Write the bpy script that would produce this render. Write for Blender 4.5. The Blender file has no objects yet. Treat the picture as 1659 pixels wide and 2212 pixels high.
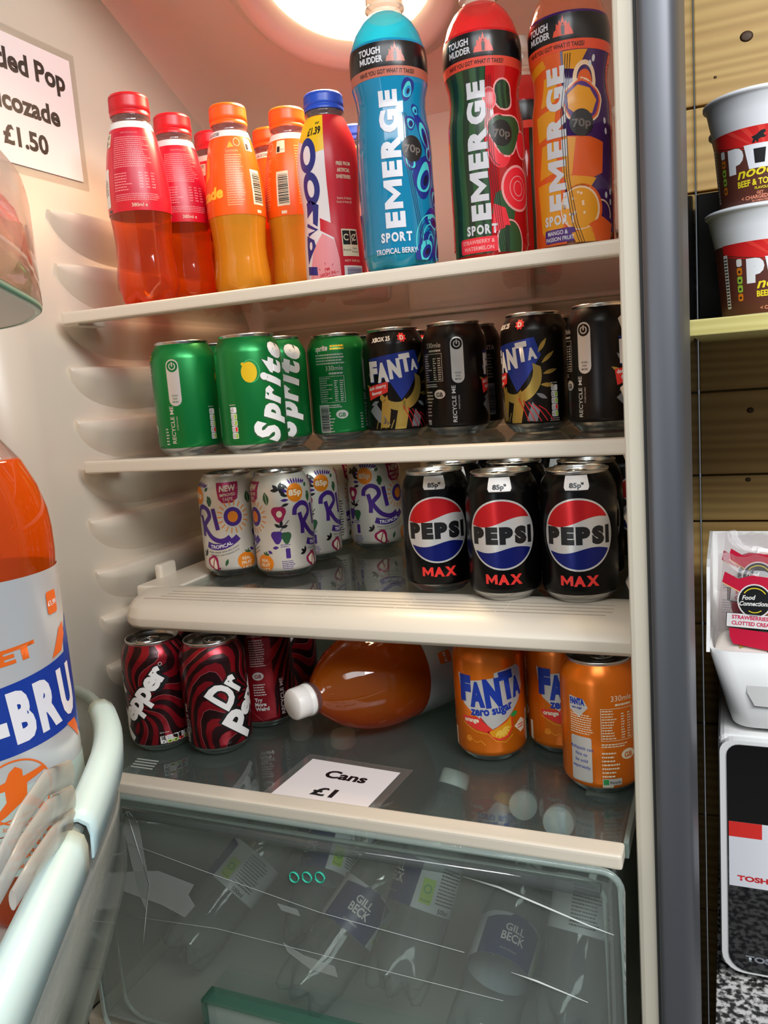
import bpy, bmesh, math, random
from mathutils import Matrix, Vector
random.seed(7)
PI = math.pi
EYE = 1.40                      # camera height above the floor; modelling heights below are relative to it
sc = bpy.context.scene
C = sc.collection

# ---------------------------------------------------------------- camera
cam_d = bpy.data.cameras.new('camera'); cam = bpy.data.objects.new('camera', cam_d); C.objects.link(cam)
cam_d.sensor_fit = 'VERTICAL'; cam_d.sensor_height = 36.0; cam_d.lens = 36.0 * 1776.9 / 2212.0
cam_d.clip_start = 0.02; cam_d.clip_end = 50
RT = Vector((0.9219175, 0.38030348, -0.07373871))      # camera right, world axes
DN = Vector((-0.00958969, -0.16788633, -0.98575972))   # camera down
FW = Vector((-0.38726757, 0.90949626, -0.15113035))    # camera forward
m = Matrix((( RT.x, -DN.x, -FW.x, 0), (RT.y, -DN.y, -FW.y, 0), (RT.z, -DN.z, -FW.z, EYE), (0, 0, 0, 1)))
cam.matrix_world = m
sc.camera = cam

# ---------------------------------------------------------------- world, lights, exposure
sc.view_settings.view_transform = 'Standard'; sc.view_settings.look = 'None'
sc.view_settings.gamma = 1.0; sc.view_settings.use_curve_mapping = False
sc.view_settings.exposure = -0.14
w = bpy.data.worlds.new('room_world'); sc.world = w; w.use_nodes = True
w.node_tree.nodes['Background'].inputs['Color'].default_value = (0.80, 0.90, 1.0, 1)
w.node_tree.nodes['Background'].inputs['Strength'].default_value = 0.22

def area(name, loc, target, sx, sy, power, col):
    l = bpy.data.lights.new(name, 'AREA'); l.shape = 'RECTANGLE'; l.size = sx; l.size_y = sy
    l.energy = power; l.color = col
    o = bpy.data.objects.new(name, l); C.objects.link(o); o.location = loc
    o.rotation_euler = (Vector(target) - Vector(loc)).to_track_quat('-Z', 'Y').to_euler()
    return o
area('room_ceiling_light', (0.15, -0.75, 2.45), (-0.2, 0.7, 1.2), 1.3, 0.5, 19, (0.95, 0.98, 1.0))
area('counter_fill_light', (1.0, -0.25, 2.35), (0.1, 1.0, 1.35), 0.9, 0.4, 31, (0.97, 0.98, 1.0))  # added fill from above that brightens the boarded wall and pots
area('low_front_fill_light', (-0.9, -1.5, 1.25), (-0.35, 0.7, 0.9), 0.8, 1.0, 10, (0.90, 0.96, 1.0))  # added low fill from the front for the drawer, not an actual window
# the lamp in the refrigerator roof
LAMP = Vector((-0.377, 0.890, 0.4550))
LN = Vector((0, -0.447, -0.894)).normalized()
ll = bpy.data.lights.new('fridge_lamp_light', 'AREA'); ll.shape = 'DISK'; ll.size = 0.15; ll.energy = 3.5; ll.spread = math.radians(104); ll.color = (1.0, 0.66, 0.40)
lo = bpy.data.objects.new('fridge_lamp_light', ll); C.objects.link(lo)
lo.location = LAMP + LN * 0.021 + Vector((0, 0, EYE)); lo.rotation_euler = LN.to_track_quat('-Z', 'Y').to_euler()

sc.cycles.max_bounces = 12; sc.cycles.transparent_max_bounces = 32; sc.cycles.caustics_reflective = False
sc.cycles.caustics_refractive = False; sc.cycles.sample_clamp_indirect = 4.0
sc.cycles.use_denoising = True

# ---------------------------------------------------------------- materials
MAT = {}
def mat(name, col, rough=0.5, metal=0.0, emit=0, alpha=1.0, coat=0.0, spec=0.5, sss=0.0):
    if name in MAT: return MAT[name]
    M = bpy.data.materials.new(name); M.use_nodes = True
    b = M.node_tree.nodes['Principled BSDF']
    b.inputs['Base Color'].default_value = (*col, 1); b.inputs['Roughness'].default_value = rough
    b.inputs['Metallic'].default_value = metal; b.inputs['Coat Weight'].default_value = coat
    b.inputs['Specular IOR Level'].default_value = spec; b.inputs['Alpha'].default_value = alpha
    if sss: b.inputs['Subsurface Weight'].default_value = sss; b.inputs['Subsurface Scale'].default_value = 0.01
    if emit: b.inputs['Emission Color'].default_value = (*col, 1); b.inputs['Emission Strength'].default_value = emit
    MAT[name] = M; return M
def hexc(h):
    h = h.lstrip('#'); v = [int(h[i:i+2], 16) / 255 for i in (0, 2, 4)]
    return tuple(x / 12.92 if x <= .04045 else ((x + .055) / 1.055) ** 2.4 for x in v)
def clear(name, tint, gloss=0.9, haze=0.0, hazecol=(.8, .85, .85), rough=0.03, transl=0.0, ior=1.45, edge=1.0):
    """thin clear plastic, glass or liquid: tinted see-through, fresnel gloss, optional milky share"""
    if name in MAT: return MAT[name]
    M = bpy.data.materials.new(name); M.use_nodes = True; nt = M.node_tree; nt.nodes.clear()
    out = nt.nodes.new('ShaderNodeOutputMaterial'); tr = nt.nodes.new('ShaderNodeBsdfTransparent'); tr.inputs[0].default_value = (*tint, 1)
    last = tr.outputs[0]
    if edge < 1:                                                 # the wall looks thicker where it turns away
        l0 = nt.nodes.new('ShaderNodeLayerWeight'); l0.inputs[0].default_value = .5
        p0 = nt.nodes.new('ShaderNodeMath'); p0.operation = 'POWER'; p0.inputs[1].default_value = 2.2; nt.links.new(l0.outputs['Facing'], p0.inputs[0])
        mc = nt.nodes.new('ShaderNodeMix'); mc.data_type = 'RGBA'; nt.links.new(p0.outputs[0], mc.inputs[0]); mc.inputs[6].default_value = (*tint, 1); mc.inputs[7].default_value = (*[c * edge for c in tint], 1)
        nt.links.new(mc.outputs[2], tr.inputs[0])
    def mix(a, b, fac):
        mx = nt.nodes.new('ShaderNodeMixShader')
        if isinstance(fac, float): mx.inputs[0].default_value = fac
        else: nt.links.new(fac, mx.inputs[0])
        nt.links.new(a, mx.inputs[1]); nt.links.new(b, mx.inputs[2]); return mx.outputs[0]
    if transl:
        t = nt.nodes.new('ShaderNodeBsdfTranslucent'); t.inputs[0].default_value = (*hazecol, 1); last = mix(last, t.outputs[0], transl)
    if haze:
        d = nt.nodes.new('ShaderNodeBsdfDiffuse'); d.inputs[0].default_value = (*hazecol, 1); last = mix(last, d.outputs[0], haze)
    g = nt.nodes.new('ShaderNodeBsdfGlossy'); g.inputs['Roughness'].default_value = rough
    g.inputs[0].default_value = (gloss, gloss, gloss, 1)
    lw = nt.nodes.new('ShaderNodeLayerWeight'); lw.inputs[0].default_value = .5      # schlick curve, the same from both sides
    p5 = nt.nodes.new('ShaderNodeMath'); p5.operation = 'POWER'; p5.inputs[1].default_value = 5.0; nt.links.new(lw.outputs['Facing'], p5.inputs[0])
    ma = nt.nodes.new('ShaderNodeMath'); ma.operation = 'MULTIPLY_ADD'; ma.inputs[1].default_value = .90; ma.inputs[2].default_value = .045; nt.links.new(p5.outputs[0], ma.inputs[0])
    last = mix(last, g.outputs[0], ma.outputs[0])
    nt.links.new(last, out.inputs[0]); MAT[name] = M; return M
def bump_noise(M, scale=40, strength=0.15, dist=0.001, stretch=None, detail=4):
    nt = M.node_tree; b = nt.nodes['Principled BSDF']
    tc = nt.nodes.new('ShaderNodeTexCoord'); mp = nt.nodes.new('ShaderNodeMapping'); n = nt.nodes.new('ShaderNodeTexNoise')
    if stretch: mp.inputs['Scale'].default_value = stretch
    n.inputs['Scale'].default_value = scale; n.inputs['Detail'].default_value = detail
    bp = nt.nodes.new('ShaderNodeBump'); bp.inputs['Strength'].default_value = strength; bp.inputs['Distance'].default_value = dist
    nt.links.new(tc.outputs['Object'], mp.inputs[0]); nt.links.new(mp.outputs[0], n.inputs[0]); nt.links.new(n.outputs[0], bp.inputs['Height'])
    nt.links.new(bp.outputs[0], b.inputs['Normal'])

liner = mat('cream_liner', hexc('#d8ccb9'), 0.32); bump_noise(liner, 300, .05, .0005)
trimw = mat('cream_trim', hexc('#d9cfbd'), 0.35)
whitep = mat('white_plastic', hexc('#f1f1ef'), 0.35)
steel = mat('brushed_steel', hexc('#66686d'), 0.48, .7); bump_noise(steel, 60, .12, .0006, (1, 1, .03))
alu = mat('aluminium', hexc('#c9c7c4'), 0.24, 1.0)
black = mat('black_plastic', (.008, .008, .009), 0.3)
dark = mat('dark_rubber', (.02, .02, .02), .6)
glass_sh = clear('shelf_glass', (.92, .95, .94), .95, .04, (.55, .62, .60))
glass_edge = mat('glass_edge', hexc('#7fb5a2'), .2)

# ---------------------------------------------------------------- mesh helpers
def bm_new(): return bmesh.new()
def add_box(bm, x0, x1, y0, y1, z0, z1, mi=0, bev=0.0, seg=2):
    r = bmesh.ops.create_cube(bm, size=1.0); vs = r['verts']
    for v in vs:
        v.co = Vector((x0 + (v.co.x + .5) * (x1 - x0), y0 + (v.co.y + .5) * (y1 - y0), z0 + (v.co.z + .5) * (z1 - z0)))
    fs = set(f for v in vs for f in v.link_faces)
    for f in fs: f.material_index = mi
    if bev:
        es = list(set(e for v in vs for e in v.link_edges))
        rr = bmesh.ops.bevel(bm, geom=es, offset=bev, segments=seg, affect='EDGES', profile=.6)
        for f in rr['faces']: f.material_index = mi
def add_rev(bm, prof, seg=48, mi=0, petals=None, cap0=True, cap1=True, M=None, rib=None):
    """surface of revolution; prof = [(r, z)] in metres; petals=(n, depth, ztop); rib=(n, depth)"""
    rings = []
    for (r, z) in prof:
        ring = []
        for i in range(seg):
            a = 2 * PI * i / seg; rr = r; zz = z
            if petals and z < petals[2]:
                k = max(0.0, 1 - z / petals[2]); s = .5 - .5 * math.cos(petals[0] * a)
                rr = r * (1 - petals[1] * k * (1 - s) * .8)
                zz = z + (1 - s) * petals[1] * .03 * k
            if rib and i % 2: rr *= 1 - rib[1]
            p = Vector((rr * math.cos(a), rr * math.sin(a), zz))
            ring.append(bm.verts.new(M @ p if M else p))
        rings.append(ring)
    for k in range(len(rings) - 1):
        for i in range(seg):
            j = (i + 1) % seg
            f = bm.faces.new((rings[k][i], rings[k][j], rings[k+1][j], rings[k+1][i])); f.smooth = True; f.material_index = mi
    if cap0 and prof[0][0] > 1e-5: f = bm.faces.new(rings[0][::-1]); f.material_index = mi
    if cap1 and prof[-1][0] > 1e-5: f = bm.faces.new(rings[-1]); f.material_index = mi
def add_tube(bm, pts, r, seg=12, mi=0, closed=False, flat=1.0):
    pts = [Vector(p) for p in pts]; n = len(pts); rings = []; up = Vector((0, 0, 1))
    for i, p in enumerate(pts):
        a = pts[(i - 1) % n] if (i or closed) else p; b = pts[(i + 1) % n] if (i < n - 1 or closed) else p
        t = (b - a).normalized()
        s = t.cross(up)
        if s.length < 1e-4: s = Vector((1, 0, 0))
        s.normalize(); u = s.cross(t).normalized()
        rr = r[i] if isinstance(r, (list, tuple)) else r
        rings.append([bm.verts.new(p + s * (rr * math.cos(2*PI*k/seg)) + u * (rr * flat * math.sin(2*PI*k/seg))) for k in range(seg)])
    for i in range(n if closed else n - 1):
        A, B = rings[i], rings[(i + 1) % n]
        for k in range(seg):
            f = bm.faces.new((A[k], A[(k+1) % seg], B[(k+1) % seg], B[k])); f.smooth = True; f.material_index = mi
    if not closed:
        f = bm.faces.new(rings[0][::-1]); f.material_index = mi
        f = bm.faces.new(rings[-1]); f.material_index = mi
def add_prism(bm, poly, h, M, mi=0):
    """poly 2D list extruded by h along local z, then transformed by matrix M"""
    a = [bm.verts.new(M @ Vector((x, y, 0))) for x, y in poly]; b = [bm.verts.new(M @ Vector((x, y, h))) for x, y in poly]
    n = len(poly); fs = [bm.faces.new(a[::-1]), bm.faces.new(b)]
    for i in range(n): fs.append(bm.faces.new((a[i], a[(i+1) % n], b[(i+1) % n], b[i])))
    for f in fs: f.material_index = mi
def obj(name, bm, mats, parent=None, loc=None, smooth=None):
    me = bpy.data.meshes.new(name)
    if isinstance(bm, bmesh.types.BMesh):
        bmesh.ops.recalc_face_normals(bm, faces=bm.faces) if smooth != 'keep' else None
        bm.to_mesh(me); bm.free()
    else: me = bm
    for q in (mats if isinstance(mats, (list, tuple)) else [mats]): me.materials.append(q)
    o = bpy.data.objects.new(name, me); C.objects.link(o); o.parent = parent
    l = Vector(loc) if loc is not None else Vector((0, 0, 0))
    o.location = l if parent else l + Vector((0, 0, EYE))
    return o
def tag(o, label, cat, group=None):
    o['label'] = label; o['category'] = cat
    if group: o['group'] = group
    return o
def thing(name, label, cat, loc=(0, 0, 0), rz=0, group=None):
    o = bpy.data.objects.new(name, None); C.objects.link(o); o.empty_display_size = .02
    o.location = Vector(loc) + Vector((0, 0, EYE)); o.rotation_euler = (0, 0, rz)
    return tag(o, label, cat, group)
def dup(root, loc, rz, label, group=None, rot=None):
    r = root.copy(); C.objects.link(r); r.location = Vector(loc) + Vector((0, 0, EYE))
    r.rotation_euler = rot if rot else (0, 0, rz); r['label'] = label
    if group: r['group'] = group
    for ch in list(root.children):
        c = ch.copy(); C.objects.link(c); c.parent = r
        for g in list(ch.children):
            d = g.copy(); C.objects.link(d); d.parent = c
    return r
def struct(o): o['kind'] = 'structure'; return o

# ---------------------------------------------------------------- flat artwork, later wrapped on its surface
_tc = {}
def text_mesh(s, bold, shear):
    key = (s, bold, shear)
    if key in _tc: return _tc[key]
    if s == 'M' and bold > .03:                                  # a heavy M whose counters stay open
        vs = [(0, 0), (0, .73), (.20, .73), (.46, .36), (.72, .73), (.92, .73), (.92, 0), (.71, 0), (.71, .40), (.46, .06), (.21, .40), (.21, 0)]
        _tc[key] = (vs, [tuple(range(12))[::-1]], 0, .92, 0, .73); return _tc[key]
    cu = bpy.data.curves.new('t', 'FONT'); cu.body = s; cu.size = 1.0; cu.offset = bold; cu.shear = shear
    cu.resolution_u = 3; cu.fill_mode = 'FRONT'; cu.align_x = 'LEFT'
    o = bpy.data.objects.new('t', cu); C.objects.link(o)
    dg = bpy.context.evaluated_depsgraph_get()
    me = o.evaluated_get(dg).to_mesh()
    vs = [(v.co.x, v.co.y) for v in me.vertices]; fs = [tuple(p.vertices) for p in me.polygons]
    o.evaluated_get(dg).to_mesh_clear()
    bpy.data.objects.remove(o); bpy.data.curves.remove(cu)
    xs = [v[0] for v in vs] or [0]; ys = [v[1] for v in vs] or [0]
    _tc[key] = (vs, fs, min(xs), max(xs), min(ys), max(ys)); return _tc[key]
class Art:
    """2D artwork in millimetres: u to the right, v upward"""
    def __init__(s): s.items = []; s.mats = []; s.tf = None
    def mi(s, m):
        if m not in s.mats: s.mats.append(m)
        return s.mats.index(m)
    def put(s, vs, fs, m, lay):
        if s.tf:
            a, du, dv, k = s.tf; ca, sa = math.cos(a), math.sin(a)
            vs = [(du + k * (x * ca - y * sa), dv + k * (x * sa + y * ca)) for x, y in vs]
        s.items.append((vs, fs, s.mi(m), lay))
    def poly(s, pts, m, lay=1): s.put(list(pts), [tuple(range(len(pts)))], m, lay)
    def rect(s, u0, v0, u1, v1, m, lay=1): s.poly([(u0, v0), (u1, v0), (u1, v1), (u0, v1)], m, lay)
    def rrect(s, u0, v0, u1, v1, r, m, lay=1):
        p = []
        for cx, cy, a0 in ((u1-r, v1-r, 0), (u0+r, v1-r, PI/2), (u0+r, v0+r, PI), (u1-r, v0+r, 1.5*PI)):
            for k in range(5): a = a0 + k * PI / 8; p.append((cx + r * math.cos(a), cy + r * math.sin(a)))
        s.poly(p, m, lay)
    def disc(s, u, v, r, m, lay=1, n=28, ry=None, rot=0):
        ry = ry or r; c, d = math.cos(rot), math.sin(rot); p = []
        for k in range(n):
            x, y = r * math.cos(2*PI*k/n), ry * math.sin(2*PI*k/n); p.append((u + x*c - y*d, v + x*d + y*c))
        s.poly(p, m, lay)
    def stroke(s, pts, w, m, lay=1, closed=False):
        n = len(pts); L = []; R = []
        for i in range(n):
            a = pts[(i-1) % n] if (i or closed) else pts[0]; b = pts[(i+1) % n] if (i < n-1 or closed) else pts[-1]
            tx, ty = b[0]-a[0], b[1]-a[1]; l = math.hypot(tx, ty) or 1; ww = w[i] if isinstance(w, (list, tuple)) else w
            L.append((pts[i][0] - ty/l*ww/2, pts[i][1] + tx/l*ww/2)); R.append((pts[i][0] + ty/l*ww/2, pts[i][1] - tx/l*ww/2))
        vs = L + R; fs = [(i, n+i, n+(i+1) % n, (i+1) % n) for i in range(n if closed else n-1)]
        s.put(vs, fs, m, lay)
    def curve(s, P, w, m, lay=1, k=5):
        out = []
        for i in range(len(P)-1):
            p0, p1, p2, p3 = P[max(0, i-1)], P[i], P[i+1], P[min(len(P)-1, i+2)]
            for j in range(k):
                t = j/k; out.append(tuple(.5*((2*p1[c]) + (-p0[c]+p2[c])*t + (2*p0[c]-5*p1[c]+4*p2[c]-p3[c])*t*t + (-p0[c]+3*p1[c]-3*p2[c]+p3[c])*t**3) for c in (0, 1)))
        s.stroke(out + [P[-1]], w, m, lay)
    def ring(s, u, v, r, w, m, lay=1, n=28, a0=0, a1=2*PI, ry=None):
        full = abs(a1 - a0 - 2*PI) < 1e-4; k = n if full else n + 1; ry = ry or r
        s.stroke([(u + r*math.cos(a0+(a1-a0)*i/n), v + ry*math.sin(a0+(a1-a0)*i/n)) for i in range(k)], w, m, lay, full)
    def text(s, t, u, v, h, m, lay=2, rot=0, bold=0.0, w=None, sx=1.0, shear=0.0, al='C', arc=None):
        """h = capital height in mm; w forces the total width; arc = radius of a bent baseline"""
        vs, fs, x0, x1, y0, y1 = text_mesh(t, bold, shear)
        k = h / 0.73; kx = k * sx
        if w: kx = w / max(1e-6, x1 - x0)
        off = {'C': (x0+x1)/2, 'L': x0, 'R': x1}[al]; c, d = math.cos(rot), math.sin(rot); out = []
        for x, y in vs:
            X, Y = (x - off) * kx, y * k
            if arc:
                a = X / arc; rr = arc + (-Y if arc < 0 else Y) * (1 if arc > 0 else 1)
                if arc > 0: X, Y = (arc + Y) * math.sin(a), (arc + Y) * math.cos(a) - arc
                else: R = -arc; a = X / R; X, Y = (R - Y) * math.sin(a), -(R - Y) * math.cos(a) + R
            out.append((u + X*c - Y*d, v + X*d + Y*c))
        s.put(out, fs, m, lay)
    def spell(s, t, u, v, h, total, m, lay=2, rot=0, bold=.05, gap=.04, shear=0.0, wid=None, rise=0.0):
        """capitals set letter by letter: total width, gaps as a share of the height"""
        gl = [text_mesh(ch, bold, shear) for ch in t]; ws = [(g[3]-g[2]) * (wid[i] if wid else 1) for i, g in enumerate(gl)]
        G = gap * h * (len(t)-1); kx = (total - G) / sum(ws); k = h / 0.73; c, d = math.cos(rot), math.sin(rot); x = -total/2
        for i, (vs, fs, x0, x1, y0, y1) in enumerate(gl):
            q = kx * (wid[i] if wid else 1); out = []
            for a, b in vs:
                X, Y = x + (a-x0)*q, b*k + rise*i; out.append((u + X*c - Y*d, v + X*d + Y*c))
            s.put(out, fs, m, lay); x += ws[i]*kx + gap*h
    def micro(s, u0, v0, u1, v1, rows, m, lay=2, fill=.45, jag=.25, vert=False):
        """print too fine to read: rows of short dashes"""
        for r in range(rows):
            vv = v1 - (v1-v0) * (r+.5) / rows; hh = (v1-v0) / rows * fill / 2; x = u0; end = u1 - (u1-u0) * random.random() * jag
            while x < end:
                l = random.uniform(.8, 2.6); e = min(x+l, end); s.rect(x, vv-hh, e, vv+hh, m, lay); x = e + .45
    def barcode(s, u0, v0, u1, v1, m, bg, lay=2, horiz=False):
        s.rect(u0, v0, u1, v1, bg, lay); x = .06; rnd = random.Random(3)
        while x < .92:
            wd = rnd.choice((.012, .02, .035)); 
            if horiz: s.rect(u0+(u1-u0)*.14, v0+(v1-v0)*x, u0+(u1-u0)*.95, v0+(v1-v0)*(x+wd), m, lay+1)
            else: s.rect(u0+(u1-u0)*x, v0+(v1-v0)*.14, u0+(u1-u0)*(x+wd), v0+(v1-v0)*.95, m, lay+1)
            x += wd + rnd.choice((.014, .024))
    def build(s, mapf, step=3.0, vsteps=None, clip=None, lay0=.12, dl=.07):
        """returns a bmesh in metres; mapf(u_mm, v_mm, lift_mm) -> Vector in metres"""
        bm = bmesh.new()
        for vs, fs, mi, lay in s.items:
            bv = [bm.verts.new((x, y, lay)) for x, y in vs]
            for f in fs:
                try: ff = bm.faces.new([bv[i] for i in f]); ff.material_index = mi
                except ValueError: pass
        def cut(co, no, clear_out=False, clear_in=False):
            g = bm.verts[:] + bm.edges[:] + bm.faces[:]
            bmesh.ops.bisect_plane(bm, geom=g, plane_co=co, plane_no=no, clear_outer=clear_out, clear_inner=clear_in, dist=1e-5)
        if clip:
            u0, v0, u1, v1 = clip
            cut((u0, 0, 0), (-1, 0, 0), True); cut((u1, 0, 0), (1, 0, 0), True); cut((0, v0, 0), (0, -1, 0), True); cut((0, v1, 0), (0, 1, 0), True)
        if bm.faces and step:
            bmesh.ops.triangulate(bm, faces=[f for f in bm.faces if len(f.verts) > 4])
            us = [v.co.x for v in bm.verts]; a, b = min(us), max(us); x = math.ceil(a / step) * step
            while x < b: cut((x, 0, 0), (1, 0, 0)); x += step
            for y in (vsteps or []): cut((0, y, 0), (0, 1, 0))
        for v in bm.verts: v.co = mapf(v.co.x, v.co.y, lay0 + dl * (v.co.z - 1))
        for f in bm.faces: f.smooth = True
        return bm
def prof_at(prof, z):
    for (r0, z0), (r1, z1) in zip(prof, prof[1:]):
        if z0 <= z <= z1 and z1 > z0: return r0 + (r1 - r0) * (z - z0) / (z1 - z0)
    return prof[0][0] if z < prof[0][1] else prof[-1][0]
def wrap(prof, rref):
    """map onto a surface of revolution; u=0 faces local -Y, u grows to the viewer's right"""
    def f(u, v, lift):
        r = prof_at(prof, v / 1000) + lift / 1000; a = u / 1000 / rref
        return Vector((r * math.sin(a), -r * math.cos(a), v / 1000))
    return f
def wrap_obj(name, art, prof, rref, parent, step=3.0, vsteps=None, clip=None, lay0=.12, dl=.07):
    for ch in parent.children:                     # print belongs to the sleeve or painted body it sits on
        if ch.name.split('.')[0] in ('label_sleeve', 'sleeve_foot', 'body', 'pot_body') and not (name == 'sleeve_print' and ch.name.startswith('label_sleeve')): parent = ch; break
    vsteps = sorted(set([round(v, 2) for v in (vsteps or [])] + [round(z * 1000, 2) for r, z in prof]))
    return obj(name, art.build(wrap(prof, rref), step, vsteps, clip, lay0, dl), art.mats, parent, smooth='keep')
def face_rz(x, y, deg=0): return math.atan2(-y, -x) + PI/2 + math.radians(deg)
def blob(u, v, r, n=22, k=3, amp=.15, ph=0, ry=None, rot=0):
    ry = ry or r; c, d = math.cos(rot), math.sin(rot); P = []
    for i in range(n):
        a = 2*PI*i/n; q = 1 + amp*math.sin(k*a+ph); x, y = r*q*math.cos(a), ry*q*math.sin(a); P.append((u+x*c-y*d, v+x*d+y*c))
    return P
def leaf(u, v, L, W, rot):
    P = []; c, d = math.cos(rot), math.sin(rot); n = 8
    for i in range(n+1): t = i/n; P.append((t*L, W/2*math.sin(PI*t)))
    for i in range(n-1, 0, -1): t = i/n; P.append((t*L, -W/2*math.sin(PI*t)))
    return [(u+x*c-y*d, v+x*d+y*c) for x, y in P]

# ink materials
def ink(name, h, metal=.0, rough=.35): return mat('ink_' + name, hexc(h), rough, metal)
I_white = ink('white', '#e9e6e2', .0, .4); I_silver = ink('silver', '#d2cfca', .55, .35); I_black = ink('black', '#101012', .0, .35)
I_navy = ink('navy', '#16247a', .35); I_blue = ink('blue', '#1c3fa8', .3); I_red = ink('red', '#d3202c', .35); I_redf = ink('bright_red', '#e0302a')
I_orange = ink('orange', '#f08a1e', .3); I_yellow = ink('yellow', '#e9bd17', .3); I_green = ink('green', '#2f9a4a', .2)
I_lime = ink('lime', '#9cc23c'); I_grey = ink('grey', '#85868a', .3); I_purple = ink('purple', '#4b2a86', .3); I_magenta = ink('magenta', '#a81f55', .3)
I_dkgreen = ink('dark_green', '#2c5a35', .1); I_gold = ink('gold', '#b89a4a', .6); I_cream = ink('cream', '#e8dcc0')

def micros_lights(A, u, v, mcol=I_white, vert=True, n=5, s=1.0):
    """traffic-light nutrition column"""
    cols = [I_white, I_lime, I_lime, I_redf, I_lime]
    for k in range(n):
        if vert:
            y = v - k * 6.2 * s; A.rrect(u - 3.4*s, y - 5.6*s, u + 3.4*s, y, 1.0*s, mcol, 1); A.rect(u + .6*s, y - 5.0*s, u + 3.0*s, y - .6*s, cols[k % 5], 2)
            A.micro(u - 3*s, y - 5*s, u + .3*s, y - .8*s, 3, I_black, 2, .4, .1)
        else:
            x = u + k * 6.6 * s; A.rrect(x, v, x + 6.2*s, v + 9*s, 1.0*s, mcol, 1); A.rect(x + .5*s, v + .5*s, x + 5.7*s, v + 3.6*s, cols[k % 5], 2)
            A.micro(x + .8*s, v + 4.2*s, x + 5.6*s, v + 8.4*s, 3, I_black, 2, .4, .1)
            A.rect(x + 2.2*s, v + 1.3*s, x + 4*s, v + 2.7*s, I_black, 3)
def scan_pill(A, u, ink_col, bg, v0=53, v1=100):
    A.rrect(u - 6.5, v0, u + 6.5, v1, 6.4, ink_col, 1); A.disc(u, v1 - 7, 5.6, bg, 2); A.ring(u, v1 - 7, 3.0, 1.0, ink_col, 3, 20, -PI*1.35, PI*.35)
    A.rect(u - .6, v1 - 7.2, u + .6, v1 - 2.9, ink_col, 3)
    for k, t in enumerate(('SCAN', 'FOR', 'MORE')): A.text(t, u, v0 + 9.5 - k*3.1, 1.7, bg, 2, 0, .01)
    A.text('RECYCLE ME', u - 3.5, 14, 4.2, ink_col, 1, PI/2, .012, w=37, al='L'); A.text("I'M RECYCLABLE", u + .2, 27, 1.4, ink_col, 1, PI/2, 0, al='L')
def info_block(A, u, c, bg=None, vt=88):
    A.text('330mle', u + 4, vt, 5.0, c, 1, 0, .0, w=19); A.micro(u - 2, vt - 4.5, u + 13, vt - 2, 1, c, 1, .7, 0)
    A.rect(u - 14, vt - 6.5, u + 14, vt - 6.1, c, 1); A.rect(u - 14, vt - 34, u + 14, vt - 33.6, c, 1); A.rect(u - 14, vt - 34, u - 13.6, vt - 6, c, 1); A.rect(u + 13.6, vt - 34, u + 14, vt - 6, c, 1)
    A.micro(u - 13, vt - 33, u + 1, vt - 7, 11, c, 1, .4, .5); A.micro(u + 3, vt - 33, u + 7, vt - 10, 10, c, 1, .45, .4); A.micro(u + 9, vt - 33, u + 13, vt - 10, 10, c, 1, .45, .3)
    A.micro(u - 14, vt - 40, u + 10, vt - 36, 2, c, 1, .5, .2)
    A.disc(u + 9, vt - 47, 6.6, c, 1, ry=4.6); A.text('GB', u + 9, vt - 49.6, 4.4, bg or I_black, 2, 0, .03)
    A.micro(u - 14, vt - 70, u + 1, vt - 43, 8, c, 1, .4, .35); A.rect(u - 14, vt - 78, u - 5, vt - 73, c, 1); A.text('Recycle', u - 9.5, vt - 76.5, 1.8, I_dkgreen, 2)

# ---------------------------------------------------------------- the refrigerator (frame of reference: camera at 0,0,0)
XL, XR, YF, YB = -0.640, -0.0655, 0.590, 1.083        # liner: side walls, front opening, back
ZT, ZB = 0.520, -0.640
def wall_sheet(bm, pts, mi=0, thick=None):
    f = bm.faces.new([bm.verts.new(p) for p in pts]); f.material_index = mi; return f
fridge = thing('refrigerator', 'open refrigerator with a cream plastic interior and a brushed grey outer side', 'refrigerator', (0, 0, -1.38))
FO = Vector((0, 0, 1.38))
def fpart(name, bm, mats, parent=None, smooth=None):
    o = obj(name, bm, mats, parent or fridge, (FO if not parent else (0, 0, 0)), smooth); return o
# side liner walls with rounded corners: one shell extruded along z, in plan
def plan_shell(bm, z0, z1, n=8):
    rc = .05; P = [(XL - .004, YF - .02), (XL, YF + .05)]
    P += [(XL + rc - rc * math.cos(a), YB - rc + rc * math.sin(a)) for a in [PI/2 * k / n for k in range(n + 1)]]
    P += [(XR - rc + rc * math.sin(a), YB - rc + rc * math.cos(a)) for a in [PI/2 * k / n for k in range(n + 1)]]
    P += [(XR, YF + .0)]
    lo = [bm.verts.new((x, y, z0)) for x, y in P]; hi = [bm.verts.new((x, y, z1)) for x, y in P]
    for i in range(len(P) - 1):
        f = bm.faces.new((lo[i], lo[i+1], hi[i+1], hi[i])); f.smooth = True
    return P
bm = bm_new(); plan_shell(bm, ZB, ZT)
o = fpart('interior_liner', bm, liner)
sol = o.modifiers.new('thickness', 'SOLIDIFY'); sol.thickness = .002; sol.offset = 0
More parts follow.
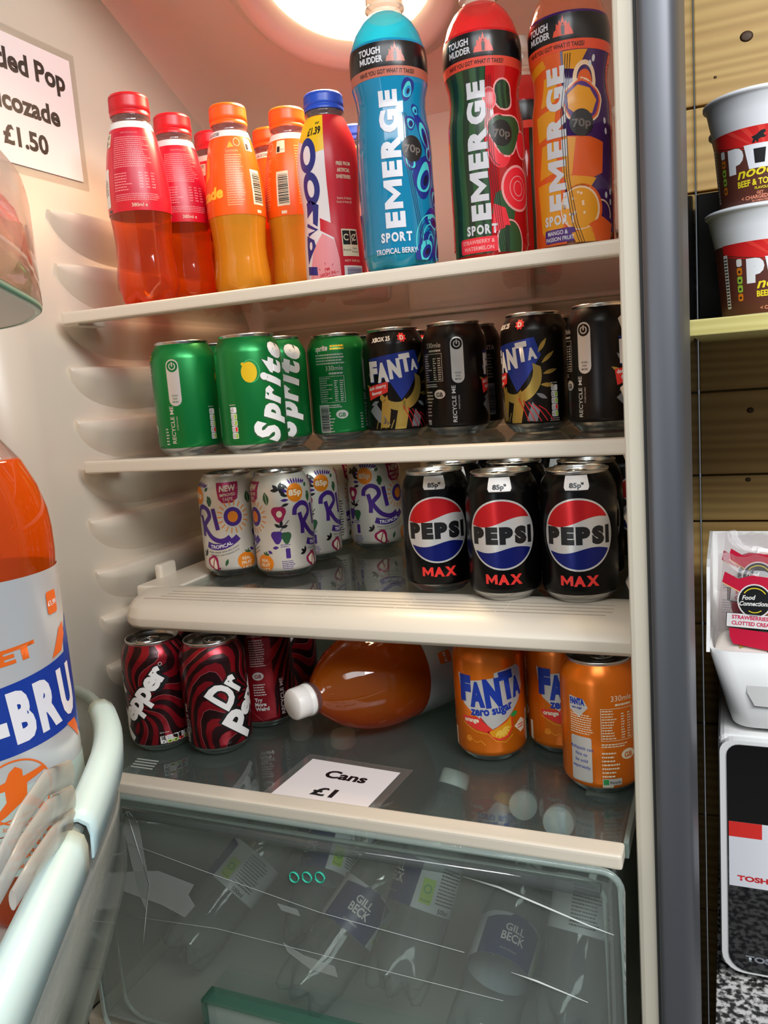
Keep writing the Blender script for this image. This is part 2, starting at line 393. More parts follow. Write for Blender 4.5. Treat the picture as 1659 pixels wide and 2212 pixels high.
# moulded runners on the side walls
RUN = [0.2012, 0.1479, 0.0979, 0.0420, -0.0139, -0.0665, -0.1210, -0.1777, -0.2303, -0.2860]
def runner_bm(z, side=1):
    """a ledge with a flat top whose underside sweeps back to the wall"""
    bm = bm_new(); X = XL if side > 0 else XR; d = .017 * side; y0, y1, n = .684, 1.03, 22; rows = []
    for i in range(n + 1):
        t = i / n; y = y0 + (y1 - y0) * t * t if i < n else y1
        s = (y - y0) / .10; hz = .048 * math.sqrt(min(1, s) * (2 - min(1, s))) + .003
        dd = d * min(1.0, .35 + ((y - y0) / .03))
        P = [(X - .002 * side, z + .003), (X + dd * .8, z + .001), (X + dd, z - .002), (X + dd * .8, z - .35 * hz), (X + dd * .3, z - .8 * hz), (X - .002 * side, z - hz)]
        rows.append([bm.verts.new((px, y, pz)) for px, pz in P])
    for a, b in zip(rows, rows[1:]):
        for k in range(5):
            f = bm.faces.new((a[k], a[k+1], b[k+1], b[k])); f.smooth = True
    bm.faces.new(rows[0]); bm.faces.new(rows[-1][::-1])
    return bm
for z in RUN:
    fpart('shelf_runner', runner_bm(z), liner); fpart('shelf_runner', runner_bm(z, -1), liner)
# roof liner sloping down at the back, and the round lamp housing
def slope_z(y): return .36 + (1.08 - y) * .5
bm = bm_new()
P = [(YF - .02, ZT), (.70, ZT), (.76, .515), (.81, .497), (.90, slope_z(.90)), (1.00, slope_z(1.00) - .002), (1.03, slope_z(1.03) - .008), (1.055, .350), (1.075, .325), (1.085, .290)]
rows = []
for y, z in P:
    row_ = []
    for side, X in ((1, XL), (-1, XR)):
        for k in range(9):
            a = PI/2 * k / 8; q_ = (X - .003*side + side * (.075 - .075 * math.cos(a)), y, z - .075 + .075 * math.sin(a)); row_.append((side, q_))
    L_ = [q_ for sd, q_ in row_ if sd == 1]; R_ = [q_ for sd, q_ in row_ if sd == -1][::-1]
    rows.append([bm.verts.new(q_) for q_ in L_ + R_])
for a, b in zip(rows, rows[1:]):
    for k in range(len(a) - 1):
        f = bm.faces.new((a[k], a[k+1], b[k+1], b[k])); f.smooth = True
fpart('roof_liner', bm, liner)
q = (-LN).to_track_quat('Z', 'Y').to_matrix().to_4x4(); ML = Matrix.Translation(LAMP) @ q
bm = bm_new()
add_rev(bm, [(.165, .014), (.155, .004), (.140, -.012), (.130, -.020), (.124, -.027), (.118, -.026), (.104, -.020), (.0985, -.006)], 64, M=ML, cap0=False, cap1=False)
hs = fpart('lamp_housing', bm, liner)
warm = mat('lamp_glow', (1.0, .82, .60), .4, emit=1.9)
bm = bm_new(); add_rev(bm, [(.0985, -.006), (.096, -.009), (.085, -.012), (.06, -.015), (.03, -.017), (.0001, -.018)], 48, M=ML, cap0=False)
fpart('lamp_cover', bm, warm)
bm = bm_new(); Ms = Matrix.Translation((-.487, .862, slope_z(.862) - .005)) @ q; add_rev(bm, [(.0055, 0), (.0055, .004)], 16, M=Ms)
fpart('screw_hole', bm, mat('screw_dark', hexc('#5b4436'), .5))
# panel on the back wall: air duct cover
bm = bm_new(); add_box(bm, -.395, -.228, YB - .018, YB + .004, -.33, .352, 0, .006)
fpart('air_duct_cover', bm, liner)
bm = bm_new(); add_box(bm, -.60, -.10, YB - .010, YB + .004, .1625, .1665, 0, .001)
fpart('back_groove', bm, mat('groove_shade', hexc('#a79d90'), .5))
# front jamb: cream gasket strip, brushed rounded edge and outer side panel
def jamb(x0, x1, name, mats, ya=YF, yb=YF + .02, bev=.003):
    bm = bm_new(); add_box(bm, x0, x1, ya, yb, ZB - .3, ZT + .05, 0, bev); return fpart(name, bm, mats)
jamb(-.0665, -.0525, 'door_frame', mat('frame_cream', hexc('#c3bba9'), .4), YF - .002, YF + .03, .0035)
jamb(-.0535, -.0515, 'gasket_line', dark, YF - .003, YF + .02, .0004)
bm = bm_new()
pr = [(-.0515, YF + .02), (-.0515, YF - .004), (-.0505, YF - .007), (-.047, YF - .0085), (-.040, YF - .0085), (-.034, YF - .0075), (-.0295, YF - .004), (-.0270, YF + .003), (-.0262, YF + .012),
      (-.0268, YF + .10), (-.0337, 1.12), (-.060, 1.12)]
lo = [bm.verts.new((x, y, ZB - .45)) for x, y in pr]; hi = [bm.verts.new((x, y, ZT + .06)) for x, y in pr]
for i in range(len(pr) - 1):
    f = bm.faces.new((lo[i], lo[i+1], hi[i+1], hi[i])); f.smooth = True; f.material_index = 1 if i >= 9 else 0
sidem = mat('glossy_side_panel', hexc('#a9aaae'), .035, 1.0)
fpart('outer_side_panel', bm, [steel, sidem])
bm = bm_new(); add_box(bm, XL - .05, XL - .006, YF - .02, 1.12, ZB - .45, ZT + .05); add_box(bm, XL - .05, -.034, YB + .008, 1.12, ZB - .45, ZT + .05)
fpart('cabinet', bm, steel)
bm = bm_new(); add_box(bm, XL, XR, YF, YB, ZB - .03, ZB, 0, .003); add_box(bm, XL, -.055, YF - .02, 1.12, ZB - .76, ZB - .03, 0, .003)
fpart('interior_base', bm, liner)
# open door on the hinge side
ang = math.atan2(-.83, .55); DX, DN_ = Vector((.555, -.832, 0)), Vector((.832, .555, 0))
hinge = Vector((-.690, .575, 0))
def dbox(bm, s0, s1, n0, n1, z0, z1, bev=.004, mi=0):
    b0 = len(bm.verts); add_box(bm, s0, s1, n0, n1, z0, z1, mi, bev); bm.verts.ensure_lookup_table()
    for v in list(bm.verts)[b0:]: p = v.co.copy(); v.co = hinge + DX * p.x + DN_ * p.y + Vector((0, 0, p.z))
bm = bm_new(); dbox(bm, 0, .62, -.055, .0, ZB - .3, ZT + .05, .01)
fpart('door', bm, [liner])

# ---------------------------------------------------------------- shelves
S1, S2, S3, S4 = .096, -.056, -.1975, -.352
def slab_shelf(z, name, label, yf=.668, thick=.011):
    t = thing(name, label, 'shelf', (0, 0, z))
    bm = bm_new(); add_box(bm, -.618, XR - .003, yf + .012, 1.068, -.0045, -.0005, 0, .0005)
    obj('glass_pane', bm, glass_sh, t)
    bm = bm_new(); add_box(bm, -.624, XR - .003, yf, yf + .016, -thick, .0012, 0, .003, 3)
    obj('front_trim', bm, trimw, t)
    bm = bm_new(); add_box(bm, -.615, XR - .003, 1.060, 1.0745, -.008, .005, 0, .002)
    obj('rear_trim', bm, trimw, t)
    bm = bm_new(); add_box(bm, -.624, -.606, yf + .004, yf + .045, -.013, -.005, 0, .002)
    obj('end_clip', bm, trimw, t)
    return t
slab_shelf(S1, 'glass_shelf', 'clear glass shelf with a slim white front edge carrying the upright bottles')
slab_shelf(S2, 'glass_shelf', 'clear glass shelf with a slim white front edge carrying green and black cans', .672, .012)
# third shelf: deep rounded white frame with slots
t = thing('framed_glass_shelf', 'glass shelf with a deep rounded white slotted frame under the white and black cans', 'shelf', (0, 0, S3))
bm = bm_new(); add_box(bm, -.552, XR - .004, .706, 1.05, -.0045, -.0005, 0, .0005); obj('glass_pane', bm, glass_sh, t)
bm = bm_new()
cs = [(.712, -.006), (.712, .001), (.700, .0012), (.664, -.004), (.654, -.009), (.648, -.018), (.648, -.026), (.652, -.030), (.668, -.030), (.672, -.012)]
xs = [-.588, -.586, -.580, -.570, -.555, XR - .004]; sc_ = [0.35, .60, .82, .94, 1, 1]
rows = []
for x, k in zip(xs, sc_): rows.append([bm.verts.new((x, .712 + (y - .712) * k, -.012 + (z + .012) * (.55 + .45 * k))) for y, z in cs])
for a, b in zip(rows, rows[1:]):
    for k in range(len(cs)):
        f = bm.faces.new((a[k], b[k], b[(k+1) % len(cs)], a[(k+1) % len(cs)])); f.smooth = True
bm.faces.new(rows[0][::-1]); bm.faces.new(rows[-1])
o = obj('front_frame', bm, trimw, t); sb = o.modifiers.new('b', 'BEVEL'); sb.width = .0015; sb.segments = 2
slot = mat('slot_shade', hexc('#b9ad9b'), .5)
bm = bm_new(); zs = lambda y: -.004 + (y - .664) / .036 * .0052
for y, xa, xb in ((.671, -.565, -.095), (.6775, -.548, -.09), (.684, -.545, -.09), (.6905, -.543, -.09)):
    n = 5; L = (xb - xa) / n
    for i in range(n): add_box(bm, xa + i * L + (0 if i == 0 else .0012), xa + (i + 1) * L, y, y + .0022, zs(y) - .001, zs(y) + .0004)
obj('vent_slots', bm, slot, t)
bm = bm_new(); add_box(bm, -.603, -.548, .705, 1.06, -.014, .0012, 0, .004, 3); obj('side_frame', bm, trimw, t)
bm = bm_new(); add_box(bm, -.606, -.596, .742, .772, -.004, .016, 0, .0045, 3); obj('stop_lug', bm, trimw, t)
bm = bm_new(); add_box(bm, -.60, XR - .004, 1.045, 1.07, -.010, .003, 0, .003); obj('rear_trim', bm, trimw, t)
# bottom glass over the drawer
t = thing('drawer_cover_shelf', 'lowest glass shelf over the drawer, with a thick cream front strip', 'shelf', (0, 0, S4))
bm = bm_new(); add_box(bm, -.612, XR - .0075, .583, 1.06, -.0045, -.0005, 0, .0005)
obj('glass_pane', bm, clear('drawer_roof_glass', (.86, .91, .89), .95, .07, (.42, .50, .47)), t)
bm = bm_new(); add_box(bm, -.612, XR - .009, .568, .588, -.0105, .0016, 0, .003, 3); obj('front_trim', bm, trimw, t)
bm = bm_new(); add_box(bm, XR - .0105, XR - .0065, .588, 1.06, -.012, .0015, 0, .001); obj('side_seal', bm, mat('seal_green', hexc('#6d7a73'), .3), t)
bm = bm_new()
for k in range(4): add_box(bm, -.553 + k * .0016, -.527 + k * .0016, .6175 - k * .0052, .6186 - k * .0052, -.0006, .0001)
obj('moulded_arrow_lines', bm, mat('frost_print', hexc('#b9bdb4'), .5), t)

# ---------------------------------------------------------------- the drawer
dz = -.640
drawer = thing('crisper_drawer', 'clear cracked plastic drawer full of water bottles under the lowest shelf', 'drawer', (0, 0, dz))
fog = clear('fogged_plastic', (.90, .93, .91), .9, .075, (.62, .65, .62), .06)
fog2 = clear('drawer_wall_plastic', (.80, .84, .82), .8, .16, (.62, .65, .62), .1)
def rr_poly(x0, x1, z0, z1, r, n=6, top=True):
    P = []
    for cx, cy, a0, rad in ((x1-r, z1-r, 0, r), (x0+r, z1-r, PI/2, r), (x0+r*1.6, z0+r*1.6, PI, r*1.6), (x1-r*1.6, z0+r*1.6, 1.5*PI, r*1.6)):
        for k in range(n): a = a0 + k*PI/2/(n-1); P.append((cx + rad*math.cos(a), cy + rad*math.sin(a)))
    return P
MF = Matrix(((1, 0, 0, 0), (0, 0, 1, .568), (0, 1, 0, 0), (0, 0, 0, 1)))     # x, z plane facing the room
bm = bm_new(); add_prism(bm, rr_poly(-.590, -.0755, .012, .277, .014), .0035, MF); obj('front_panel', bm, fog, drawer)
outl = rr_poly(-.590, -.0755, .012, .277, .014); 
bm = bm_new(); add_tube(bm, [(x, .566, z) for x, z in outl], .0028, 8, closed=True); obj('front_rim', bm, clear('rim_plastic', (.76, .84, .80), .95, .30, (.58, .67, .63), .05), drawer)
bm = bm_new(); add_tube(bm, [(x, .574, z) for x, z in rr_poly(-.568, -.0885, .032, .262, .016)], .0022, 8, closed=True); obj('inner_rim', bm, clear('rim_plastic2', (.72, .80, .76), .95, .30, (.66, .72, .67), .05), drawer)
bm = bm_new()
add_box(bm, -.592, -.589, .571, 1.03, .03, .262, 0, .0008); add_box(bm, -.086, -.083, .571, 1.03, .03, .262, 0, .0008); add_box(bm, -.592, -.083, 1.027, 1.03, .03, .262, 0, .0008)
obj('side_wall', bm, fog2, drawer)
bm = bm_new(); add_box(bm, -.592, -.083, .571, 1.03, .026, .029, 0, .0008); obj('drawer_floor', bm, mat('drawer_floor_white', hexc('#8f958e'), .4), drawer)
bm = bm_new(); add_box(bm, -.600, -.072, .566, 1.03, .262, .268, 0, .002)
for f in [f for f in bm.faces]: pass
bm.free()
bm = bm_new(); add_tube(bm, [(-.585, .5645, .262), (-.33, .5620, .262), (-.090, .5645, .262)], .0055, 10); obj('top_lip', bm, clear('lip_plastic', (.62, .66, .64), .95, .1, (.4, .43, .42), .03), drawer)
bm = bm_new(); gh = clear('green_edge_plastic', (.62, .80, .72), .9, .10, (.25, .48, .40), .05, edge=.3)
add_box(bm, -.452, -.090, .548, .566, .094, .097); add_box(bm, -.452, -.449, .548, .566, .030, .097); add_box(bm, -.093, -.090, .548, .566, .030, .097); add_box(bm, -.452, -.090, .545, .549, .066, .072)
obj('handle_edge', bm, gh, drawer)
bm = bm_new(); add_box(bm, -.449, -.093, .552, .565, .032, .093, 0, .001); obj('handle_recess', bm, clear('recess_plastic', (.75, .85, .80), .9, .35, (.62, .72, .67), .1), drawer)
aqua_print = mat('aqua_print', hexc('#35c3a1'), .4)
for k in range(3):
    bm = bm_new(); cx = -.3520 + k * .0127
    add_tube(bm, [(cx + .0044*math.cos(a), .5672, .2248 + k*.0022 + .0047*math.sin(a)) for a in [2*PI*i/24 for i in range(24)]], .0011, 6, closed=True, flat=.5); obj('ring_mark', bm, aqua_print, drawer)
crk = mat('crack_white', hexc('#c9cfca'), .4)
def crack(pts, w):
    bm = bm_new(); add_tube(bm, [(x, .5668, z) for x, z in pts], w, 5); obj('crack', bm, crk, drawer)
crack([(-.197, .2531), (-.168, .249), (-.132, .239), (-.100, .230), (-.082, .226)], [.0004, .0010, .0009, .0007, .0003])
crack([(-.162, .177), (-.142, .174), (-.120, .169), (-.103, .165)], [.0003, .0009, .0006, .0003])
crack([(-.548, .232), (-.45, .215), (-.33, .196), (-.20, .186)], .00022)
crack([(-.548, .150), (-.44, .158), (-.30, .154), (-.17, .150)], .0002)
crack([(-.528, .262), (-.520, .225), (-.512, .190), (-.522, .150), (-.530, .118)], .0004)
crack([(-.548, .258), (-.540, .252), (-.526, .262), (-.516, .252)], .0005)
tape = clear('tape_film', (.93, .95, .94), .9, .16, (.78, .82, .80), .15)
for pts in ([(-.545, .196), (-.50, .205), (-.46, .198), (-.468, .186), (-.462, .176), (-.475, .162), (-.50, .170), (-.545, .176)],
            [(-.372, .196), (-.352, .194), (-.350, .188), (-.368, .190)], [(-.370, .158), (-.35, .150), (-.32, .146), (-.318, .136), (-.345, .138), (-.366, .150)],
            [(-.535, .245), (-.525, .262), (-.516, .25), (-.513, .20), (-.52, .16), (-.527, .18)]):
    bm = bm_new(); add_prism(bm, pts, .0004, Matrix(((1, 0, 0, 0), (0, 0, 1, .5672), (0, 1, 0, 0), (0, 0, 0, 1)))); obj('tape_patch', bm, tape, drawer)

# ---------------------------------------------------------------- drink cans
CAN = [(.0240, .0008), (.0262, .0035), (.0295, .0062), (.0322, .0095), (.0330, .0130), (.0330, .0970), (.0322, .1005), (.0300, .1060), (.0274, .1105), (.0264, .1120)]
def can_shape(name, label, body_mat, art, lo=9.0):
    t = thing(name, label, 'can')
    k = lo / 1000
    bm = bm_new(); add_rev(bm, [(prof_at(CAN, k), k)] + [p for p in CAN if p[1] > k], 64, cap0=False, cap1=False); obj('body', bm, body_mat, t)
    bm = bm_new(); add_rev(bm, [(.0001, .0095), (.012, .0085), (.020, .0040), (.0228, .0004), (.0236, 0), (.0245, .0008), (.0262, .0030), (.0274, .0040), (.0284, .0042), (prof_at(CAN, k), k)], 64, cap0=False, cap1=False)
    obj('bottom_rim', bm, alu, t)
    bm = bm_new(); add_rev(bm, [(.0264, .1119), (.0264, .1126), (.0271, .1134), (.0273, .1143), (.0270, .1150), (.0264, .1152), (.0258, .1148), (.0254, .1130), (.0246, .1100), (.0238, .1088), (.0228, .1090), (.0222, .1104), (.0215, .1107), (.0001, .1107)], 64, cap0=False, cap1=False)
    obj('lid', bm, alu, t)
    bm = bm_new(); P = [(.0085*math.cos(a), -.004 + .0130*math.sin(a) * (1 if math.sin(a) < 0 else .8)) for a in [2*PI*i/28 for i in range(28)]]
    add_tube(bm, [(x, y, .1122) for x, y in P], .0012, 8, closed=True); add_tube(bm, [(-.006, -.002, .1122), (.006, -.002, .1122)], .0010, 6)
    add_rev(bm, [(.0032, .1108), (.0030, .1124), (.0001, .1126)], 16, cap0=False)
    obj('pull_tab', bm, alu, next(c for c in t.children if c.name.startswith('lid')))
    wrap_obj('printed_label', art, CAN, .033, t, 3.0, [98.5, 101, 103.5, 106, 108.5], (-103.6, lo + .2, 103.6, 111.5))
    return t
HALF = 103.67
# ---- green lemon-lime can
A = Art()
A.spell('Sprite', 15, 56, 27, 98, I_dkgreen, 1, math.radians(80), .085, .015, .2, [1.05, 1, 1, 1.1, 1.1, 1])
A.spell('Sprite', 14, 56.6, 26, 96, I_white, 2, math.radians(80), .06, .03, .2, [1.05, 1, 1, 1.1, 1.1, 1])
A.ring(-17, 79, 8.6, 1.2, ink('sprite_ring', '#3aa35a'), 1, 28, -PI*.6, PI*.8, ry=10.5); A.disc(-18.5, 78, 7.6, I_yellow, 2, ry=9.8); A.disc(-24, 86, 1.6, I_yellow, 2)
micros_lights(A, -38, 46); A.micro(-42, 49, -34, 47.2, 1, I_silver, 1)
scan_pill(A, -75, I_silver, ink('can_green', '#0e7a38', .5, .3), 51, 97)
A.micro(-90, 12, -86, 30, 6, I_silver, 1)
A.text('sprite', 78, 97, 6, I_silver, 1, .05, .04, w=15, shear=.2); A.micro(88, 97, 103, 103, 2, I_yellow, 1, .6, 0)
A.micro(70, 82, 103, 94, 4, I_silver, 1, .5, .1); info_block(A, 87, I_silver, ink('can_green', '#0e7a38', .5, .3), 76); A.barcode(70, 10, 82, 40, I_black, I_silver, 1, True)
green_can = can_shape('soda_can', 'x', ink('can_green', '#0e7a38', .5, .3), A)
# ---- black cherry can
A = Art()
kb = ink('can_black', '#17110f', .55, .28)
A.poly([(-31, 84), (24, 91), (30, 74), (14, 50), (5, 40), (-8, 62)], ink('flag_blue', '#243a9a', .4), 1)
crescent = []
for i in range(17): a = math.radians(-150 + i*165/16); crescent.append((4 + 26*math.cos(a), 56 + 27*math.sin(a)))
for i in range(16, -1, -1): a = math.radians(-150 + i*165/16); crescent.append((1 + 21*math.cos(a), 61 + 23*math.sin(a)))
A.poly(crescent, I_gold, 1)
for (u, v, r, L) in ((27, 76, 1.0, 16), (30, 66, .7, 17), (31, 56, .25, 15), (28, 46, -.1, 15), (-24, 60, 2.3, 13), (-25, 50, 2.6, 15), (24, 38, -.5, 12), (-20, 40, 3.5, 12)): A.poly(leaf(u, v, L, 4, r), I_gold if L > 14 else I_grey, 1)
for ch, u, v, h, wd, ro in (('F', -24.5, 62, 19, 11, .02), ('A', -13, 61, 18, 13, .05), ('N', .5, 64, 18, 13, .10), ('T', 12.5, 70, 17, 12, .12), ('A', 22, 71, 10, 9, .14)):
    A.text(ch, u + .7, v - .9, h, ink('flag_blue', '#243a9a', .4), 2, ro, .075, w=wd + 1); A.text(ch, u, v, h, I_white, 3, ro, .07, w=wd)
A.poly([(-35, 55), (-8, 60), (-9, 49), (-33, 41)], I_redf, 2); A.text('dark cherry', -21.5, 52.8, 3.6, I_white, 3, .15, .03, w=23); A.text('flavour', -22, 47.2, 3.4, I_white, 3, .15, .03, w=14)
A.text('XBOX 25', -14, 101.2, 4.6, I_white, 1, .05, .03, w=22, sx=1.2)
star = []
for i in range(16): r = (5.6 if i % 2 else 3.8); star.append((10 + r*math.cos(i*PI/8), 104 + r*math.sin(i*PI/8)))
A.poly(star, I_redf, 1); A.text('D', 10, 101.8, 4.4, I_white, 2, 0, .04)
for pts, mm in (([(-20, 12), (-16, 40), (-10, 46), (-7, 30), (-10, 12)], I_gold), ([(-4, 10), (2, 36), (9, 42), (12, 28), (8, 10)], I_gold), ([(-34, 30), (-24, 38), (-14, 24), (-8, 14), (-22, 18)], I_grey), ([(14, 12), (20, 30), (27, 22), (24, 11)], I_grey)): A.poly(pts, mm, 1)
for k in range(5): A.stroke([(6 + k*5, 34 - k*2), (12 + k*5, 22), (16 + k*6, 11)], .9, I_red, 2)
for k in range(6): A.stroke([(-26 + k*6, 11), (-22 + k*6, 20 + k % 3*3)], .9, I_gold, 2)
micros_lights(A, 42, 45); A.micro(38, 48, 46, 46, 1, I_silver, 1); A.micro(37, 10, 47, 14, 2, I_silver, 1)
scan_pill(A, -62, I_silver, kb, 53, 99)
info_block(A, -92, I_silver, kb, 90); A.barcode(68, 16, 80, 50, kb, I_grey, 1, True); A.micro(60, 55, 80, 82, 8, I_grey, 1); A.text('FANTA', 72, 86, 5, I_grey, 1, 0, .04)
cherry_can = can_shape('soda_can', 'x', kb, A)
# ---- black cola can with the round emblem
A = Art()
ck = ink('cola_black', '#0c0b0b', .55, .24)
cu0, cv0, R0 = 0, 61.5, 31.4
I_cwhite = ink('emblem_white', '#d8d5d1', .45, .3); I_cred = ink('emblem_red', '#cf1f25', .5, .28); I_cblue = ink('emblem_blue', '#141f72', .5, .28)
A.disc(cu0, cv0, R0, I_cwhite, 1, 48)
def wave(x, up): return (11.0 + 3.2*math.sin(x/28*PI*.9) + .06*x) if up else (-13.5 + 2.6*math.sin(x/25*PI*.9))
top = []; bot = []
R1 = 29.8
xs_ = [-R1 + 2*R1*i/40 for i in range(41)]
tp = [(x, wave(x, True)) for x in xs_ if x*x + wave(x, True)**2 < R1*R1]
a0 = math.atan2(tp[-1][1], tp[-1][0]); a1 = math.atan2(tp[0][1], tp[0][0])
A.poly([(cu0+x, cv0+y) for x, y in tp] + [(cu0 + R1*math.cos(a0+(a1-a0)*k/24), cv0 + R1*math.sin(a0+(a1-a0)*k/24)) for k in range(25)], I_cred, 2)
bp = [(x, wave(x, False)) for x in xs_ if x*x + wave(x, False)**2 < R1*R1]
a0 = math.atan2(bp[0][1], bp[0][0]); a1 = math.atan2(bp[-1][1], bp[-1][0])
if a0 > 0: a0 -= 2*PI
A.poly([(cu0+x, cv0+y) for x, y in bp[::-1]] + [(cu0 + R1*math.cos(a0+(a1-a0)*k/24), cv0 + R1*math.sin(a0+(a1-a0)*k/24)) for k in range(25)], I_cblue, 2)
A.spell('PEPSI', 0, cv0 - 7.0, 13.4, 56, I_black, 3, 0, .085, .10, 0, [1.25, 1.25, 1.25, 1.25, .95])
A.spell('MAX', 0, 17.6, 8.6, 33, I_redf, 1, 0, .055, .06, 0, [1.1, 1.1, 1.1])
A.poly([(-11, 111.4), (-11, 102), (-9.5, 99.5), (9.5, 99.5), (11, 102), (11, 111.4)], I_white, 1); A.text('85p"', 0, 101.6, 4.0, I_black, 2, 0, .05, w=13)
A.text('MAX', 62, 18, 9, I_silver, 1, PI/2, .06, w=28, al='L'); A.micro(70, 20, 96, 80, 16, I_grey, 1)
cola_can = can_shape('soda_can', 'x', ck, A)
# ---- white tropical can
A = Art()
cw = ink('can_cream', '#d9d3c6', .35, .34)
def rio(A, s):
    pu = I_purple
    A.curve([(s-31, 47), (s-30.5, 58), (s-33, 70)], 5.0, pu, 2)
    A.curve([(s-39, 68), (s-37.5, 75.5), (s-30, 80), (s-22, 77), (s-19.5, 69.5), (s-25, 63), (s-28, 59), (s-24, 52), (s-18, 45.5), (s-10, 42), (s-3, 42.5), (s+3, 46)], 5.2, pu, 2)
    A.curve([(s-14, 78), (s-12, 66), (s-10, 54)], 5.0, pu, 2)
    for k in range(18): a = 2*PI*k/18; A.stroke([(s+8+12*math.cos(a), 68+12.5*math.sin(a)), (s+8+17.5*math.cos(a), 68+18.5*math.sin(a))], 1.2, I_orange, 1)
    A.disc(s+8, 68, 10.0, pu, 2, ry=10.6); A.disc(s+8, 68, 5.6, I_orange, 3, ry=6.2)
    # ribbon
    rb = []
    for k in range(13): t = k/12; u = s-26 + 38*t; rb.append((u, 35 + 11*(t-.35)**2*2.2))
    A.stroke(rb, 7.0, pu, 2); A.text('TROPICAL', s-8, 33.8, 4.0, I_white, 3, .15, .02, w=28, arc=-46)
    A.text('MANGO, ORANGE, LEMON, APPLE, PASSION', s-6, 28.6, 1.7, I_black, 1, .16, 0, w=38, arc=-52); A.text('FRUIT, APRICOT, GUAVA IN SPARKLING WATER', s-5, 25.4, 1.7, I_black, 1, .16, 0, w=36, arc=-56)
    A.poly([(s-8, 106), (s+18, 106), (s+15, 88), (s+9, 83.5), (s-2, 83.5), (s-6, 88)], I_magenta, 1)
    A.text('NEW', s+5, 96.5, 6.4, I_cream, 2, .04, .04, w=19, shear=.15); A.text('IMPROVED', s+4.6, 91, 3.4, I_cream, 2, .06, .01, w=17); A.text('TASTE', s+4.3, 86, 3.4, I_cream, 2, .06, .01, w=11)
    A.disc(s-36, 92, 9.6, I_orange, 2, ry=10); A.text('85p', s-36, 89.4, 6.2, I_cream, 3, .03, .035, w=15)
    for k in range(5): A.poly(leaf(s-44, 97-k*4, 9, 3.2, 2.4+k*.25), I_purple if k % 2 else I_black, 1)
    for k in range(7): A.poly(leaf(s-40+k*2.4, 101, 7, 2.2, 2.0-k*.25), I_purple, 1)
    A.poly(leaf(s-20, 92, 8, 5, -1.0), I_dkgreen, 1); A.poly(leaf(s-23, 97, 6, 4, .8), I_dkgreen, 1); A.poly(blob(s-18, 85, 3.2, ry=4.2), I_dkgreen, 1)
    A.poly(leaf(s+28, 80, 15, 7, 1.7), I_dkgreen, 1); A.stroke([(s+28, 80), (s+26.6, 93)], .5, cw, 2)
    for a in (.4, 1.2, 2.4, 3.1, -.7): A.poly(leaf(s+42, 96, 9, 4, a), I_black, 1)
    A.poly(blob(s+40, 71, 7.6, ry=8.6), I_magenta, 1); A.disc(s+40.5, 70.5, 3.1, I_cream, 2, ry=3.6)
    A.poly(blob(s+36, 46, 6.2, ry=7), I_purple, 1); A.poly(blob(s+46, 45, 5.2, ry=6.5), I_dkgreen, 1); A.stroke([(s+40, 52), (s+50, 63)], .8, I_black, 2)
    for a in (.2, 1.4, 2.6): A.poly(leaf(s+41, 56, 8, 3.6, a), I_black, 2)
    A.poly(leaf(s+30, 34, 7, 3.6, .1), I_purple, 1); A.poly(leaf(s+24, 31, 6, 3.2, -.5), I_purple, 1)
    A.disc(s+19, 17.5, 10.6, I_orange, 2, ry=9.6)
    for k, (tt, wv) in enumerate((('REAL', 10), ('FRUIT', 12), ('JUICE', 11))): A.text(tt, s+19, 18.6-k*5, 3.6, I_cream, 3, .04, .02, w=wv)
    for a in (.4, 1.3, 2.3): A.poly(leaf(s+21, 26, 5, 2, a), I_dkgreen, 3)
    A.poly(blob(s-20, 17, 7.4, ry=9, rot=.5), I_magenta, 1); A.poly(blob(s-20, 16.5, 4.4, ry=6.6, rot=.5), I_cream, 2)
    for k in range(4): A.disc(s-21+k*.8, 12.5+k*2.6, .9, I_magenta, 3, 8, ry=1.4)
    A.poly([(s-14, 11), (s-11, 12), (s-12, 9)], I_magenta, 2); A.poly(leaf(s-5, 13, 9, 3.6, 1.2), I_dkgreen, 1)
    for a in (1.6, 2.5, 3.3): A.poly(leaf(s-29, 26, 7, 3, a), I_black, 1)
    A.rrect(s+44, 22, s+49, 33, 1, I_purple, 1); A.micro(s+39, 10, s+53, 20, 5, I_purple, 1, .4, .2); A.micro(s+39, 34, s+50, 38, 2, I_purple, 1, .4, .2)
rio(A, 0); 
for s in (-96,): rio(A, s)
A.rect(68, 8, 103.6, 108, cw, 5); A.barcode(74, 22, 88, 62, I_black, cw, 6, True); A.micro(74, 64, 96, 98, 14, I_magenta, 6); A.micro(90, 14, 100, 60, 14, I_black, 6)
tropical_can = can_shape('soda_can', 'x', cw, A, 8.5)
# ---- dark red swirl can
A = Art()
dr = ink('can_dark_red', '#8c1420', .55, .25); dk = ink('can_brown', '#2a0f12', .5, .28); thin = ink('thin_pink', '#c86a6e', .4)
def swirl(A, cu, cv, n=17, twist=.9, ph=0, rmax=150):
    for k in range(n):
        a0 = 2*PI*k/n + ph; L = []; Rr = []
        for i in range(26):
            r = 4 + (rmax-4)*(i/25)**1.25; tw = twist*math.sin(r*.085)*.42 + .012*r
            L.append((cu + r*math.cos(a0+tw), cv + r*math.sin(a0+tw)*1.05)); Rr.append((cu + r*math.cos(a0+tw+PI/n*1.05), cv + r*math.sin(a0+tw+PI/n*1.05)*1.05))
        vs = L + Rr; A.put(vs, [(i, i+1, 27+i, 26+i) for i in range(25)], dk, 1)
        if k % 2 == 0: A.stroke(L, .35, thin, 2)
swirl(A, 12, 55)
A.poly([(-103, 8), (-76, 8), (-76, 112), (-103, 112)], dr, 2)
A.micro(-99, 70, -82, 100, 12, I_silver, 3, .4, .2); A.text('330mle', -92, 102, 4.2, I_silver, 3); A.disc(-92, 60, 6, I_silver, 3, ry=4.4); A.text('GB', -92, 58, 4, dr, 4, 0, .03)
